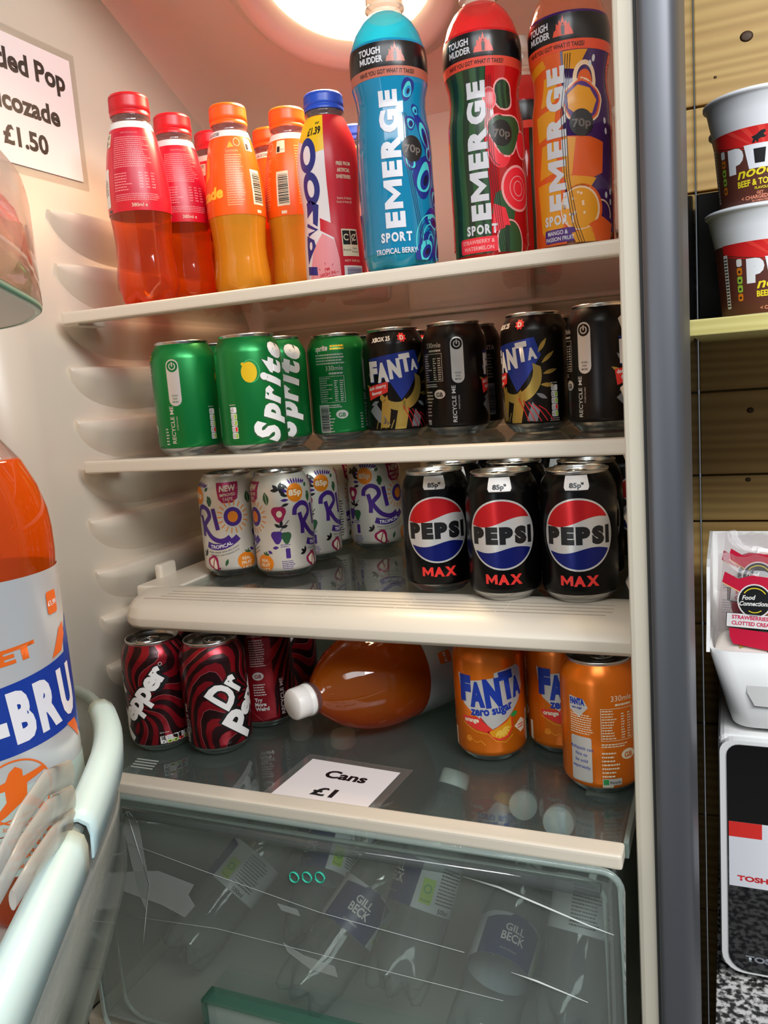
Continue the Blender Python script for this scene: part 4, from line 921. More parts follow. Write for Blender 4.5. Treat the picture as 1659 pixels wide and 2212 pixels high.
        A.rect(57, 6, 64, 156, bd, 2); A.rect(64, 6, 104, 156, og, 2); A.micro(60, 30, 84, 150, 50, bk, 3, .45, .1); A.rrect(60, 12, 74, 28, 1, wt, 3); A.ring(67, 20, 4, 1, bk, 4)
    A.tf = None; pu_, pv_ = {'blue': (15, 99), 'red': (17, 104), 'orange': (17, 101)}[kind]
    A.disc(pu_, pv_, 9.6, bk, 7, ry=10.5); A.text('70p', pu_, pv_ - 3.2, 6.4, ink('faint_print', '#6a605a'), 8, 0, .02, w=15)
    if kind != 'red': A.micro(-86, 20, -62, 150, 40, bk, 3, .5, .1)
    wrap_obj('label_print', A, ES, .0326, t, 3.0, [16, 40, 70, 100, 110, 118, 123, 128, 133, 137, 142, 146, 151, 156, 161, 166, 178, 182], (-102, 8.2, 102, 185.5))
    return t
b = emerge('blue'); b['label'] = 'tall bright blue sports drink bottle with white vertical lettering'; b.location = (-.2680, .7120, Z1 + EYE); b.rotation_euler = (0, 0, face_rz(-.268, .712, 2))
r_ = emerge('red'); u = []
putb(r_, u, -.1920, .7380, -6, 'red and dark green sports drink bottle between the blue and the purple ones', 'red sports bottles on the top shelf')
putb(r_, u, -.1985, .9300, 72, 'red sports bottle far back, seen in the gap between the two front tall bottles', 'red sports bottles on the top shelf')
b = emerge('orange'); b['label'] = 'orange and purple sports drink bottle beside the door frame'; b.location = (-.1195, .7450, Z1 + EYE); b.rotation_euler = (0, 0, face_rz(-.12, .745, -16))

# ---------------------------------------------------------------- large orange soda bottles (one in the door, one lying)
BH = .365
BB = [(.020, .004), (.040, .0), (.050, .010), (.0535, .030), (.0540, .060), (.0532, .075), (.0532, .245), (.0540, .255), (.0540, .270), (.0525, .285), (.0480, .302), (.0400, .320), (.0290, .335), (.0190, .346), (.0145, .351)]
BN = [(.0145, .351), (.0138, .356), (.0170, .3575), (.0170, .3585), (.0140, .3595), (.0138, .362)]
BL = [(r + .0005, z) for r, z in BB if .074 <= z <= .246]
amber = clear('amber_liquid', (.96, .26, .01), .95, .18, (.90, .22, .01), .03, transl=.22)
clearp = clear('clear_bottle_plastic', (.95, .90, .88), .95, .06, (.9, .85, .85), .03, edge=.5)
foil = mat('label_foil', hexc('#d3d5d7'), .25, .35); bump_noise(foil, 14, .9, .006, (1, 1, .35), 2)
def big_bottle(liq_top, name='soda_bottle', label_clear=False):
    t = thing(name, 'x', 'bottle')
    low = [p for p in BB if p[1] <= liq_top] + [(prof_at(BB, liq_top), liq_top)]
    bm = bm_new(); add_rev(bm, low, 64, petals=(5, .30, .035)); obj('liquid', bm, amber, t)
    bm = bm_new(); add_rev(bm, [(prof_at(BB, liq_top), liq_top)] + [p for p in BB if p[1] > liq_top], 64, cap0=False, cap1=False); obj('shoulder', bm, clearp, t)
    bm = bm_new(); add_rev(bm, BN, 40, cap0=False, cap1=False); obj('neck', bm, clearp, t)
    bm = bm_new(); add_rev(bm, [(.0158, .358), (.0160, .362), (.0150, .3625), (.0156, .364), (.0153, .376), (.0140, .378), (.0001, .378)], 80, cap0=False, rib=(80, .02)); obj('cap', bm, mat('cap_white', hexc('#e8e4de'), .4, sss=.2), t)
    bm = bm_new(); add_rev(bm, BL, 72, cap0=False, cap1=False); obj('label_sleeve', bm, foil, t)
    A = Art(); og = ink('bru_orange', '#ea6a1c', .0, .35); bl = ink('bru_blue', '#123a9c', .0, .3); wh = ink('bru_white', '#eceaf0', 0, .35)
    A.rect(-168, 75, 168, 106, ink('pale_mint', '#c3d9d3', .2, .35), 1)
    A.poly([(-75, 150), (-64, 166), (-60, 190), (-52, 190), (-54, 168), (54, 184), (56, 196), (72, 210), (74, 204), (72, 130), (76, 112), (64, 122), (54, 134), (-58, 122), (-76, 110)], bl, 1)
    A.poly([(38, 184), (50, 202), (58, 205), (58, 196), (50, 186)], og, 2); A.poly([(44, 134), (60, 118), (61, 126), (56, 134)], og, 2); A.poly([(-50, 170), (-62, 186), (-60, 196), (-66, 192), (-66, 172)], og, 1)
    A.text('DIET', 0, 190, 10, og, 2, .08, .05, w=50)
    A.spell('IRN-BRU', 0, 137.5, 33, 120, wh, 3, .09, .06, .09)
    A.ring(0, 103, 22, 1.2, og, 3, 40); man = [(-4, 118), (0, 121), (4, 118), (4, 113), (18, 116), (20, 113), (6, 108), (5, 100), (14, 92), (18, 84), (14, 83), (9, 90), (0, 95), (-10, 88), (-16, 85), (-17, 88), (-8, 98), (-8, 106), (-20, 104), (-20, 108), (-7, 112)]
    A.poly(man, og, 3); A.stroke([(-20, 83), (0, 86), (20, 90)], 1.0, og, 3)
    A.text('SCOTLAND FROM GIRDERS', 6, 81, 2.8, og, 3, .45, .01, w=52, arc=-29) if False else A.text('SCOTLAND', -4, 77, 2.6, og, 3, 0, .01, arc=-27); A.text('FROM GIRDERS', 27, 98, 2.6, og, 3, 1.1, .01)
    A.rrect(40, 214, 52, 230, 2, og, 2); A.text('£1.99', 46, 220, 3.6, wh, 3, 0, .03, w=10)
    for k, tt in enumerate(('OUR IRN-BRU. BRU\'D IN SCOTLAND', 'SECRET RECIPE SINCE 1901', 'EVERY BIT AS BOLD AS ITS TASTE', "AND LOVED FOR IT. BECAUSE THERE'S NOTHING LIKE IT")): A.text(tt, 0, 71 - k*0 + 26 - 8.2*k - 22, (4.6, 5.2, 4.8, 3.2)[k], og, 3, .03, .03, w=(92, 86, 92, 96)[k]) if False else None
    wrap_obj('label_print', A, BL, .0537, t, 4.0, [], (-168, 75, 168, 245), .25, .08)
    # lower label strip with the printed lines, over the pleated foot of the sleeve
    low = [(.0545, .045), (.0545, .0745)]
    bm = bm_new(); add_rev(bm, low, 96, cap0=False, cap1=False, rib=(48, .012)); obj('sleeve_foot', bm, mat('pale_mint_film', hexc('#c3d9d3'), .3, .2), t)
    B = Art()
    for k, (tt, h, wv) in enumerate((("IRN-BRU. BRU'D IN SCOTLAND", 3.9, 78), ('SECRET RECIPE SINCE 1901', 4.3, 74), ('EVERY BIT AS BOLD AS ITS TASTE', 4.0, 82), ("LOVED FOR IT. BECAUSE THERE'S NOTHING LIKE IT", 2.6, 84))): B.text(tt, 4, 69.4 - 6.1*k, h, og, 2, .05, .04, w=wv)
    wrap_obj('sleeve_print', B, [(.0549, 0), (.0549, .1)], .0549, t, 4.0, [], None, .25, .08)
    return t
bb = big_bottle(.322); bb['label'] = 'large orange soda bottle with a silver and blue label standing in the door bin'
bb.location = (-.484, .404, -.352 + EYE); bb.rotation_euler = (0, 0, face_rz(-.484, .404, 7))
big = big_bottle(.352); big['label'] = 'large amber soda bottle lying on its side with its white cap towards the wall'
ax = Vector((-.3900, .6565, -.2975)) - Vector((-.2150, .985, -.2975))
L_ = ax.length; axn = ax.normalized()
big.location = Vector((-.3900, .6565, -.2966)) - axn * .377 + Vector((0, 0, EYE))
qb = axn.to_track_quat('Z', 'Y'); ib = qb.inverted() @ Vector((.28, -.80, .32)); ab = math.atan2(ib.x, -ib.y)
big.rotation_euler = (qb @ __import__('mathutils').Quaternion((0, 0, 1), ab + math.radians(-58))).to_euler()

# ---------------------------------------------------------------- door bins
HD = Vector((-.674, .585, 0))
def dpt(s, n, z): return HD + DX * s + DN_ * n + Vector((0, 0, z))
def strip(bm, path, z0, z1, th=.003, mi=0, lean=0.0):
    """an upright plastic wall following a plan path"""
    n = len(path); A_, B_, C_, D_ = [], [], [], []
    for i, (s, nn) in enumerate(path):
        a = path[max(0, i-1)]; b = path[min(n-1, i+1)]; tx, ty = b[0]-a[0], b[1]-a[1]; l = math.hypot(tx, ty); ox, oy = -ty/l*th, tx/l*th
        zz0 = z0[i] if isinstance(z0, list) else z0; zz1 = z1[i] if isinstance(z1, list) else z1
        A_.append(bm.verts.new(dpt(s, nn - lean, zz0))); B_.append(bm.verts.new(dpt(s, nn, zz1))); C_.append(bm.verts.new(dpt(s+ox, nn+oy, zz1))); D_.append(bm.verts.new(dpt(s+ox, nn+oy - lean, zz0)))
    for i in range(n-1):
        for P, Q in ((A_, B_), (B_, C_), (C_, D_), (D_, A_)):
            f = bm.faces.new((P[i], P[i+1], Q[i+1], Q[i])); f.smooth = True
    bm.faces.new((A_[0], B_[0], C_[0], D_[0])); bm.faces.new((A_[-1], D_[-1], C_[-1], B_[-1]))
def smooth_path(P, k=5):
    out = []
    for i in range(len(P)-1):
        p0, p1, p2, p3 = P[max(0, i-1)], P[i], P[i+1], P[min(len(P)-1, i+2)]
        for j in range(k):
            t = j/k; out.append(tuple(.5*((2*p1[c]) + (-p0[c]+p2[c])*t + (2*p0[c]-5*p1[c]+4*p2[c]-p3[c])*t*t + (-p0[c]+3*p1[c]-3*p2[c]+p3[c])*t**3) for c in (0, 1)))
    out.append(P[-1]); return out
binm = clear('door_bin_plastic', (.74, .80, .78), .9, .30, (.62, .68, .66), .06)
rimm = clear('door_bin_rim', (.62, .72, .68), .95, .35, (.50, .60, .56), .05)
bt = thing('door_bin', 'translucent grey-green bottle bin on the open door, holding the large orange bottle', 'bin', dpt(.3, .07, -.352))
off = -dpt(.3, .07, -.352)
PTH = smooth_path([(.084, .0), (.086, .045), (.110, .085), (.163, .112), (.235, .127), (.32, .1275), (.45, .120), (.60, .110)])
bm = bm_new(); strip(bm, PTH, -.350, -.252, .003); obj('bin_wall', bm, binm, bt, loc=off)
bm = bm_new(); add_tube(bm, [dpt(s, n, -.250) for s, n in PTH], .0052, 10); obj('bin_rail', bm, rimm, bt, loc=off)
bm = bm_new(); a = [bm.verts.new(dpt(s, n, -.3535)) for s, n in PTH] + [bm.verts.new(dpt(.60, 0, -.3535))]; bm.faces.new(a)
r0 = bmesh.ops.extrude_face_region(bm, geom=bm.faces[:]); 
for v in [g for g in r0['geom'] if isinstance(g, bmesh.types.BMVert)]: v.co.z += .0025
obj('bin_floor', bm, mat('bin_floor_pale', hexc('#c9c4bd'), .4), bt, loc=off)
aqua = mat('aqua_clip_plastic', hexc('#c2dfe2'), .38, sss=.3)
def clip_saddle(s0, s1, label=None):
    bm = bm_new(); path = [(s, n) for s, n in PTH if s0 < s < s1]; st = [s0] + [p[0] for p in path] + [s1]
    def nat(s):
        for (a, na), (b, nb) in zip(PTH, PTH[1:]):
            if a <= s <= b: return na + (nb - na) * (s - a) / (b - a)
        return PTH[-1][1]
    prof = [(.0095, -.016), (.0108, -.0155), (.0112, -.002), (.0095, .0045), (.004, .0085), (-.004, .0085), (-.0085, .0050), (-.0105, .000), (-.0095, -.005), (-.0083, -.001), (-.0060, .0035), (-.003, .0065), (.003, .0066), (.0078, .003), (.0093, -.003), (.0093, -.015)]
    rows = []; ns = 14
    for i in range(ns + 1):
        s = s0 + (s1 - s0) * i / ns; k = 1.0 if 0 < i < ns else .97
        cut = 0 if i > 2 else (2 - i) * .004
        rows.append([bm.verts.new(dpt(s + (abs(z) * .25 if z < 0 else 0), nat(s) + n * k, -.250 + z + (cut if z < -.02 else 0))) for n, z in prof])
    for a, b in zip(rows, rows[1:]):
        for q in range(len(prof)):
            f = bm.faces.new((a[q], a[(q+1) % len(prof)], b[(q+1) % len(prof)], b[q])); f.smooth = True
    bm.faces.new(rows[0][::-1]); bm.faces.new(rows[-1]); return bm
ct = thing('bottle_retainer', 'pale aqua clip with frosted fingers straddling the door bin rail', 'clip', dpt(.26, .13, -.25)); o2 = -dpt(.26, .13, -.25)
obj('saddle', clip_saddle(.165, .372), aqua, ct, loc=o2)
fr = clear('frosted_finger', (.9, .92, .9), .6, .42, (.74, .76, .72), .25)
bm = bm_new()
def dM(n): return Matrix(((DX.x, 0, DN_.x, HD.x + DN_.x*n), (DX.y, 0, DN_.y, HD.y + DN_.y*n), (0, 1, 0, 0), (0, 0, 0, 1)))
0 and add_prism(bm, [(.330, -.238), (.372, -.218), (.42, -.203), (.452, -.199), (.462, -.2035), (.440, -.211), (.452, -.2125), (.480, -.2010), (.503, -.199), (.506, -.204), (.490, -.212), (.470, -.222), (.440, -.236), (.405, -.247), (.36, -.252)], .003, dM(.122))
for P_ in ([(.345, .1215, -.224), (.40, .120, -.204), (.45, .119, -.198), (.502, .118, -.1995)], [(.355, .1225, -.236), (.41, .121, -.217), (.46, .120, -.209), (.503, .119, -.2075)], [(.365, .1235, -.246), (.41, .122, -.233), (.45, .121, -.225), (.484, .120, -.2205)]):
    add_tube(bm, [dpt(*p) for p in P_], [.0028, .0024, .0020, .0016], 12, flat=3.0)
obj('fingers', bm, fr, ct, loc=o2)
tag(obj('bottle_retainer', clip_saddle(.385, .60), aqua, None), 'long pale aqua plastic cover on the near end of the door bin rail', 'clip', None)
bm = bm_new(); add_box(bm, 0, .10, 0, .02, 0, .026, 0, .006, 3)
for v in bm.verts: p = v.co.copy(); v.co = dpt(.47 + p.x, .028 + p.y, -.300 + p.z)
tag(obj('bottle_retainer', bm, aqua), 'aqua plastic strip deeper inside the door bin, cut by the picture edge', 'clip')
# upper door bin with a purple-labelled bottle
ut = thing('door_bin', 'clear door bin seen from below, higher up on the open door', 'bin', dpt(.4, .07, .066)); o3 = -dpt(.4, .07, .066)
UP = smooth_path([(.150, .0), (.160, .05), (.200, .095), (.250, .118), (.300, .130), (.40, .132), (.60, .132)])
tops = [.085 + .055 * max(0, min(1, (s - .16) / .16)) for s, n in UP]
bm = bm_new(); strip(bm, UP, .068, tops, .003); obj('bin_wall', bm, clear('upper_bin_plastic', (.92, .80, .76), .95, .10, (.75, .55, .48), .04), ut, loc=o3)
bm = bm_new(); add_tube(bm, [dpt(s, n, .066) for s, n in UP], .0028, 8); obj('bottom_edge', bm, glass_edge, ut, loc=o3)
bm = bm_new(); a = [bm.verts.new(dpt(s, n, .064)) for s, n in UP] + [bm.verts.new(dpt(.60, 0, .064))]; bm.faces.new(a)
r0 = bmesh.ops.extrude_face_region(bm, geom=bm.faces[:])
for v in [g for g in r0['geom'] if isinstance(g, bmesh.types.BMVert)]: v.co.z += .0025
obj('bin_floor', bm, mat('bin_floor_white', hexc('#dfe4de'), .35), ut, loc=o3)
pt = thing('drink_bottle', 'bottle with a purple label standing in the upper door bin', 'bottle', dpt(.335, .088, .0668), face_rz(-.39, .31, 0))
bm = bm_new(); add_rev(bm, [(.026, 0), (.030, .004), (.031, .02), (.031, .12), (.026, .145), (.016, .165), (.014, .175)], 48); obj('bottle_body', bm, clear('blush_liquid', (.95, .62, .55), .9, .35, (.80, .45, .40), .05), pt)
A = Art(); A.poly([(-60, 22), (20, 6), (34, 20), (20, 90), (-60, 100)], ink('bottle_purple', '#5a2a5e'), 1); A.text('S', 12, 30, 12, I_grey, 2, PI/2, .05); A.text('T', 12, 48, 12, I_grey, 2, PI/2, .05)
wrap_obj('label_print', A, [(.031, 0), (.031, .12)], .031, pt, 3.0, [])
bm = bm_new(); add_rev(bm, [(.016, .170), (.016, .186), (.0001, .187)], 32); obj('cap', bm, mat('cap_purple', hexc('#4b2a7c'), .4), pt)

# ---------------------------------------------------------------- price cards
def card(name, w, h, lam, lines, label, M, curl=0):
    t = thing(name, label, 'sign', M.translation)
    R0 = M.copy(); R0.translation = (0, 0, 0); t.rotation_euler = R0.to_euler()
    bm = bm_new(); add_box(bm, -w/2 - lam, w/2 + lam, -h/2 - lam, h/2 + lam, 0, .0003); obj('laminate', bm, clear('laminate', (.95, .95, .93), .95, .05, (.9, .88, .85), .08), t)
    bm = bm_new(); add_box(bm, -w/2, w/2, -h/2, h/2, .0004, .0006); obj('paper', bm, mat('card_paper', hexc('#f0e8e6'), .35), t)
    A = Art()
    for tt, u, v, hh, wd in lines: A.text(tt, u, v, hh, I_black, 1, 0, .035, w=wd)
    obj('lettering', A.build(lambda u, v, l: Vector((u/1000, v/1000, .0008)), 0), A.mats, t, smooth='keep'); return t
MW = Matrix(((0, 0, 1, -.6385), (1, 0, 0, .6675), (0, 1, 0, .3010), (0, 0, 0, 1)))
card('price_card', .150, .122, .008, [('Bottled Pop', 0, 27.5, 20, 129), ('Lucozade', 0, -10.5, 19, 101), ('£1.50', 0, -43, 18, 58)], 'laminated white price card for bottled pop taped to the interior side wall', MW)
yaw = math.radians(-4)
MC = Matrix.Translation((-.3300, .6180, S4 + .0006)) @ Matrix.Rotation(yaw, 4, 'Z')
card('price_card', .094, .074, .009, [('Cans', 3, 8, 13.5, 43), ('£1', -2, -24, 14, 23)], 'laminated white price card for cans lying on the lowest glass shelf', MC)

# ---------------------------------------------------------------- water bottles in the drawer
WP = [(.012, .008), (.022, .001), (.0285, .004), (.0315, .016), (.0318, .034), (.0305, .052), (.0315, .070), (.0312, .080), (.0312, .125), (.0318, .132), (.0310, .145), (.0265, .165), (.0190, .180), (.0135, .188), (.0125, .192)]
WL = [(r + .0003, z) for r, z in WP if .079 <= z <= .126]
wclear = clear('water_bottle_plastic', (.90, .93, .93), .95, .06, (.66, .71, .71), .05, edge=.35)
wcap = mat('water_cap', hexc('#dcdfda'), .45)
def water(col, name='GILL'):
    t = thing('water_bottle', 'x', 'bottle')
    bm = bm_new(); add_rev(bm, WP, 48, petals=(5, .42, .030)); obj('bottle_body', bm, wclear, t)
    bm = bm_new(); add_rev(bm, [(.0125, .192), (.0125, .195), (.0150, .196), (.0150, .197), (.0128, .198)], 32, cap0=False, cap1=False); obj('neck', bm, wclear, t)
    bm = bm_new(); add_rev(bm, [(.0148, .197), (.0150, .199), (.0146, .210), (.0138, .212), (.0001, .212)], 60, cap0=False, rib=(60, .02)); obj('cap', bm, wcap, t)
    bm = bm_new(); add_rev(bm, WL, 48, cap0=False, cap1=False); obj('label_sleeve', bm, mat('water_label_white', hexc('#b9bfc2'), .35), t)
    A = Art(); nb = ink(col[0], col[1], 0, .35)
    A.poly([(-32, 80), (26, 80), (28, 120), (10, 124), (6, 128), (-4, 126), (-8, 122), (-32, 118)], nb, 1)
    A.text('GILL', 0, 107, 7.5, I_white, 2, 0, .02, w=19); A.text('BECK', 0, 97, 8.5, I_white, 2, 0, .02, w=23); A.micro(-10, 86, 10, 90, 1, I_grey, 2)
    A.rect(32, 86, 44, 108, I_lime, 2); A.ring(38, 99, 3.4, 1.2, I_green, 3); A.text('Recycle', 38, 88, 2.2, I_black, 3)
    A.micro(48, 88, 74, 122, 11, I_black, 2, .4, .2); A.text('500ml', 60, 81.5, 4.4, I_black, 2, 0, .02)
    A.barcode(-66, 82, -48, 122, I_black, I_white, 2); A.micro(-96, 84, -70, 122, 13, I_black, 2, .4, .2)
    wrap_obj('label_print', A, WL, .0315, t, 3.0, [], (-98, 80, 98, 125)); return t
wb = water(('water_navy', '#1c2c5e')); wv = water(('water_plum', '#4a2340'))
def lay(proto, used, base, neck, spin, label):
    b, n = Vector(base), Vector(neck); q = (n - b).to_track_quat('Z', 'Y')
    import mathutils
    # spin 0 turns the word mark to the viewer
    inv = q.inverted() @ (-(b + n) * .5).normalized(); a = math.atan2(inv.x, -inv.y)
    rot = (q @ mathutils.Quaternion((0, 0, 1), a + math.radians(spin))).to_euler()
    g = 'water bottles heaped in the drawer'
    if not used: proto.location = b + Vector((0, 0, EYE)); proto.rotation_euler = rot; proto['label'] = label; proto['group'] = g; used.append(1)
    else: dup(proto, b, 0, label, g, rot)
u = []
lay(wb, u, (-.535, .620, -.572), (-.455, .775, -.455), -95, 'water bottle sloping back from the drawer corner by the hinge side wall')
lay(wb, u, (-.4250, .8200, -.608), (-.4205, .8150, -.41), 125, 'water bottle standing upright under the lying amber bottle, its cap just below the glass')
lay(wb, u, (-.394, .614, -.588), (-.322, .750, -.482), 0, 'water bottle with a tilted navy label just under the ring marks')
lay(wb, u, (-.292, .620, -.560), (-.262, .737, -.408), -62, 'water bottle reaching up under the price card corner, its volume mark turned forward')
lay(wb, u, (-.2120, .606, -.588), (-.2020, .790, -.522), 8, 'water bottle lying low in the middle with its navy word label facing the front')
lay(wb, u, (-.128, .614, -.553), (-.116, .714, -.425), 150, 'water bottle at the door frame end, ribbed foot forward and barcode up')
lay(wb, u, (-.430, .700, -.600), (-.440, .860, -.480), -50, 'water bottle buried between the wall-side bottle and the standing one, recycling square in view')
lay(wb, u, (-.520, .900, -.600), (-.490, .840, -.415), 90, 'water bottle propped upright in the far wall corner of the drawer')
lay(wb, u, (-.225, .960, -.500), (-.200, .790, -.440), 180, 'water bottle lying neck-forward behind the middle one, its domed shoulder toward the glass')
u = []
lay(wv, u, (-.150, .900, -.470), (-.148, .735, -.418), 20, 'water bottle with a plum coloured label lying at the back under the orange cans')
# ---------------------------------------------------------------- beside the refrigerator: boarded wall, shelf, noodle pots, bin, microwave
def wood(name, c1, c2, c3, scale=1.0):
    M = bpy.data.materials.new(name); M.use_nodes = True; nt = M.node_tree; b = nt.nodes['Principled BSDF']; b.inputs['Roughness'].default_value = .55
    tc = nt.nodes.new('ShaderNodeTexCoord'); mp = nt.nodes.new('ShaderNodeMapping'); mp.inputs['Scale'].default_value = (2.2*scale, 1, 26*scale)
    n = nt.nodes.new('ShaderNodeTexNoise'); n.inputs['Scale'].default_value = 3; n.inputs['Detail'].default_value = 5; n.inputs['Distortion'].default_value = .6
    wv = nt.nodes.new('ShaderNodeTexWave'); wv.bands_direction = 'Z'; wv.inputs['Scale'].default_value = .9; wv.inputs['Distortion'].default_value = 9; wv.inputs['Detail'].default_value = 3; wv.inputs['Detail Scale'].default_value = .7
    nt.links.new(tc.outputs['Object'], mp.inputs[0]); nt.links.new(mp.outputs[0], n.inputs[0]); nt.links.new(mp.outputs[0], wv.inputs[0])
    r = nt.nodes.new('ShaderNodeValToRGB'); r.color_ramp.elements[0].color = (*hexc(c1), 1); r.color_ramp.elements[1].color = (*hexc(c2), 1)
    mx = nt.nodes.new('ShaderNodeMix'); mx.data_type = 'RGBA'; mx.inputs[0].default_value = .35
    r2 = nt.nodes.new('ShaderNodeValToRGB'); r2.color_ramp.elements[0].color = (*hexc(c1), 1); r2.color_ramp.elements[1].color = (*hexc(c3), 1); r2.color_ramp.elements[0].position = .35; r2.color_ramp.elements[1].position = .7
    nt.links.new(wv.outputs['Fac'], r.inputs[0]); nt.links.new(n.outputs['Fac'], r2.inputs[0]); nt.links.new(r.outputs[0], mx.inputs[6]); nt.links.new(r2.outputs[0], mx.inputs[7])
    nt.links.new(mx.outputs[2], b.inputs['Base Color']); return M
pine = wood('pine_boards', '#b08a4e', '#cfa968', '#b6a05e')
YW = 1.10
bm = bm_new(); zz = [-1.40, -1.15, -.95, -.74, -.60, -.47, -.334, -.1992, -.1405, -.0367, .0900, .20, .2963, .43, .56, .70, .86, 1.02]
for a, b in zip(zz, zz[1:]):
    add_box(bm, -.033, .95, YW, YW + .02, a + .0012, b - .0012, 0, .0018)
add_box(bm, -.033, .95, YW + .012, YW + .024, -1.40, 1.02, 0)
o = struct(obj('wall_back', bm, pine))
knot = mat('knot_brown', hexc('#4a3420'), .6)
bm = bm_new(); add_box(bm, -2.2, 2.2, -2.4, 1.3, -1.42, -1.40); struct(obj('floor', bm, mat('floor_grey', hexc('#77736e'), .6)))
for k, (x, z, r) in enumerate(((.0245, -.062, .0035), (.0215, -.147, .0028), (.0250, -.232, .0012), (.0230, .362, .006), (-.0105, .325, .0016))):
    bm = bm_new(); add_rev(bm, [(r, 0), (r*.6, .0006), (.0001, .0008)], 14, M=Matrix.Translation((x, YW, z)) @ Matrix.Rotation(PI/2, 4, 'X') @ Matrix.Diagonal((1.2, 1, 1, 1)))
    kk = obj('trim_%d' % (k + 1), bm, knot); struct(kk)
plank = wood('shelf_pine', '#c9bb6e', '#e0d58c', '#cfc67c', 2.0)
bm = bm_new(); add_box(bm, -.030, .90, .800, YW, .0235, .0378, 0, .0012)
tag(obj('wall_shelf', bm, plank), 'pale pine plank shelf carrying the stacked noodle pots', 'shelf')
# noodle pots
PP = [(.0335, 0), (.0350, .002), (.0405, .062), (.0412, .066), (.0440, .078), (.0465, .0900), (.0480, .0915), (.0495, .0925), (.0495, .0945), (.0470, .0948)]
pw = mat('pot_white', hexc('#eceef2'), .4); pbrown = ink('pot_brown', '#5a2c20', 0, .4); pred = ink('pot_red', '#d8201f', 0, .35); pred2 = ink('pot_red2', '#e63a30', 0, .35); pyel = ink('pot_yellow', '#f2dc2a')
pot = thing('noodle_pot', 'x', 'pot')
bm = bm_new(); add_rev(bm, PP, 72, cap1=False); add_rev(bm, [(.0470, .0948), (.0450, .0925), (.0425, .078), (.0392, .062), (.0330, .004), (.0001, .003)], 72, cap0=False, cap1=False); obj('pot_body', bm, pw, pot)
bm = bm_new(); add_rev(bm, [(.0480, .0949), (.0478, .0956), (.0001, .0958)], 64, cap0=False); obj('foil_lid', bm, pw, pot)
A = Art(); A.rect(-124, 1.5, 124, 64, pbrown, 1)
arc = [(u_, 64 - 17 * (u_/52)**2*0 - (7 + 10*math.cos(u_/40))) for u_ in range(-52, 53, 4)]
A.poly([(-52, 65)] + [(52, 65)] + [(u_, 48 + 9*(abs(u_)/52)**1.6) for u_ in range(52, -53, -4)], pred, 2)
for k in range(5): A.poly([(-30 + k*14, 65), (-24 + k*14, 65), (-6 + k*5, 50), (-8 + k*5, 50)], pred2, 3)
A.stroke([(u_, 46.6 + 9*(abs(u_)/52)**1.6) for u_ in range(-50, 51, 5)], .8, pred, 2)
for ch, uu, w_, hh in (('P', -21, 15, 17), ('T', 20, 16, 17)): A.text(ch, uu, 31, hh, pw, 4, 0, .12, w=w_); 
A.poly([(-13, 50), (13, 50), (9, 30), (-9, 30)], pw, 4); A.poly([(-5, 46), (5, 46), (4, 34), (-4, 34)], I_black, 5)
A.text('noodle', 2, 24.5, 9, pyel, 6, .06, .02, w=44, shear=.3); A.text('BEEF & TOMATO', 2, 16.5, 5.2, pyel, 4, .02, .03, w=44); A.text('FLAVOUR', 2, 12.6, 2.2, pyel, 4, 0, .02)
sal = ink('pot_salmon', '#e08a6c'); A.text('GET', 0, 8.6, 2.4, sal, 4, 0, .03); A.text('< CHARGED UP >', 0, 4.9, 3.2, sal, 4, .02, .03, w=34); A.text('IN 4 MINUTES', 0, 2.4, 1.7, sal, 4, 0, .02)
bull = [(-6, 51), (-5, 54), (-6.5, 56), (-3, 57), (1, 60), (4, 60.5), (5, 58.6), (3, 57), (4, 55.5), (5.6, 55.8), (4, 54), (1, 54), (-1, 53), (-1, 51), (-2.4, 51), (-3, 53), (-4, 51)]
A.poly(bull, I_black, 4)
for k in range(5): A.rrect(-37.5, 44 - k*7.6, -32.5, 50.6 - k*7.6, 1.5, (I_white, I_orange, I_lime, I_lime, I_orange)[k], 4); A.rect(-36, 46 - k*7.6, -34, 48 - k*7.6, I_black, 5) if k else None
A.rect(-52, 8, -47, 56, I_white, 3); 
for k in range(16): A.rect(-51.4, 10 + k*2.8, -47.6, 11.2 + k*2.8, I_black, 4)
wrap_obj('label_print', A, PP, .039, pot, 3.0, [20, 40, 50, 58, 62], (-122, 1.5, 122, 64.5), .15, .07)
g = 'noodle pots on the plank shelf'
pot.location = (.0305, .868, .0384 + EYE); pot.rotation_euler = (0, 0, face_rz(.03, .868, 22)); pot['label'] = 'lower beef and tomato noodle pot standing on the plank shelf'; pot['group'] = g
dup(pot, (.0300, .868, .0384 + .0960), face_rz(.03, .868, -2), 'upper beef and tomato noodle pot stacked on another pot', g)
dup(pot, (.0330, .972, .0384), face_rz(.03, .968, 120), 'noodle pot hidden behind the lower pot of the front stack', g)
dup(pot, (.0330, .972, .0384 + .0960), face_rz(.03, .968, 120), 'noodle pot behind the upper pot, only its rim peeping past', g)
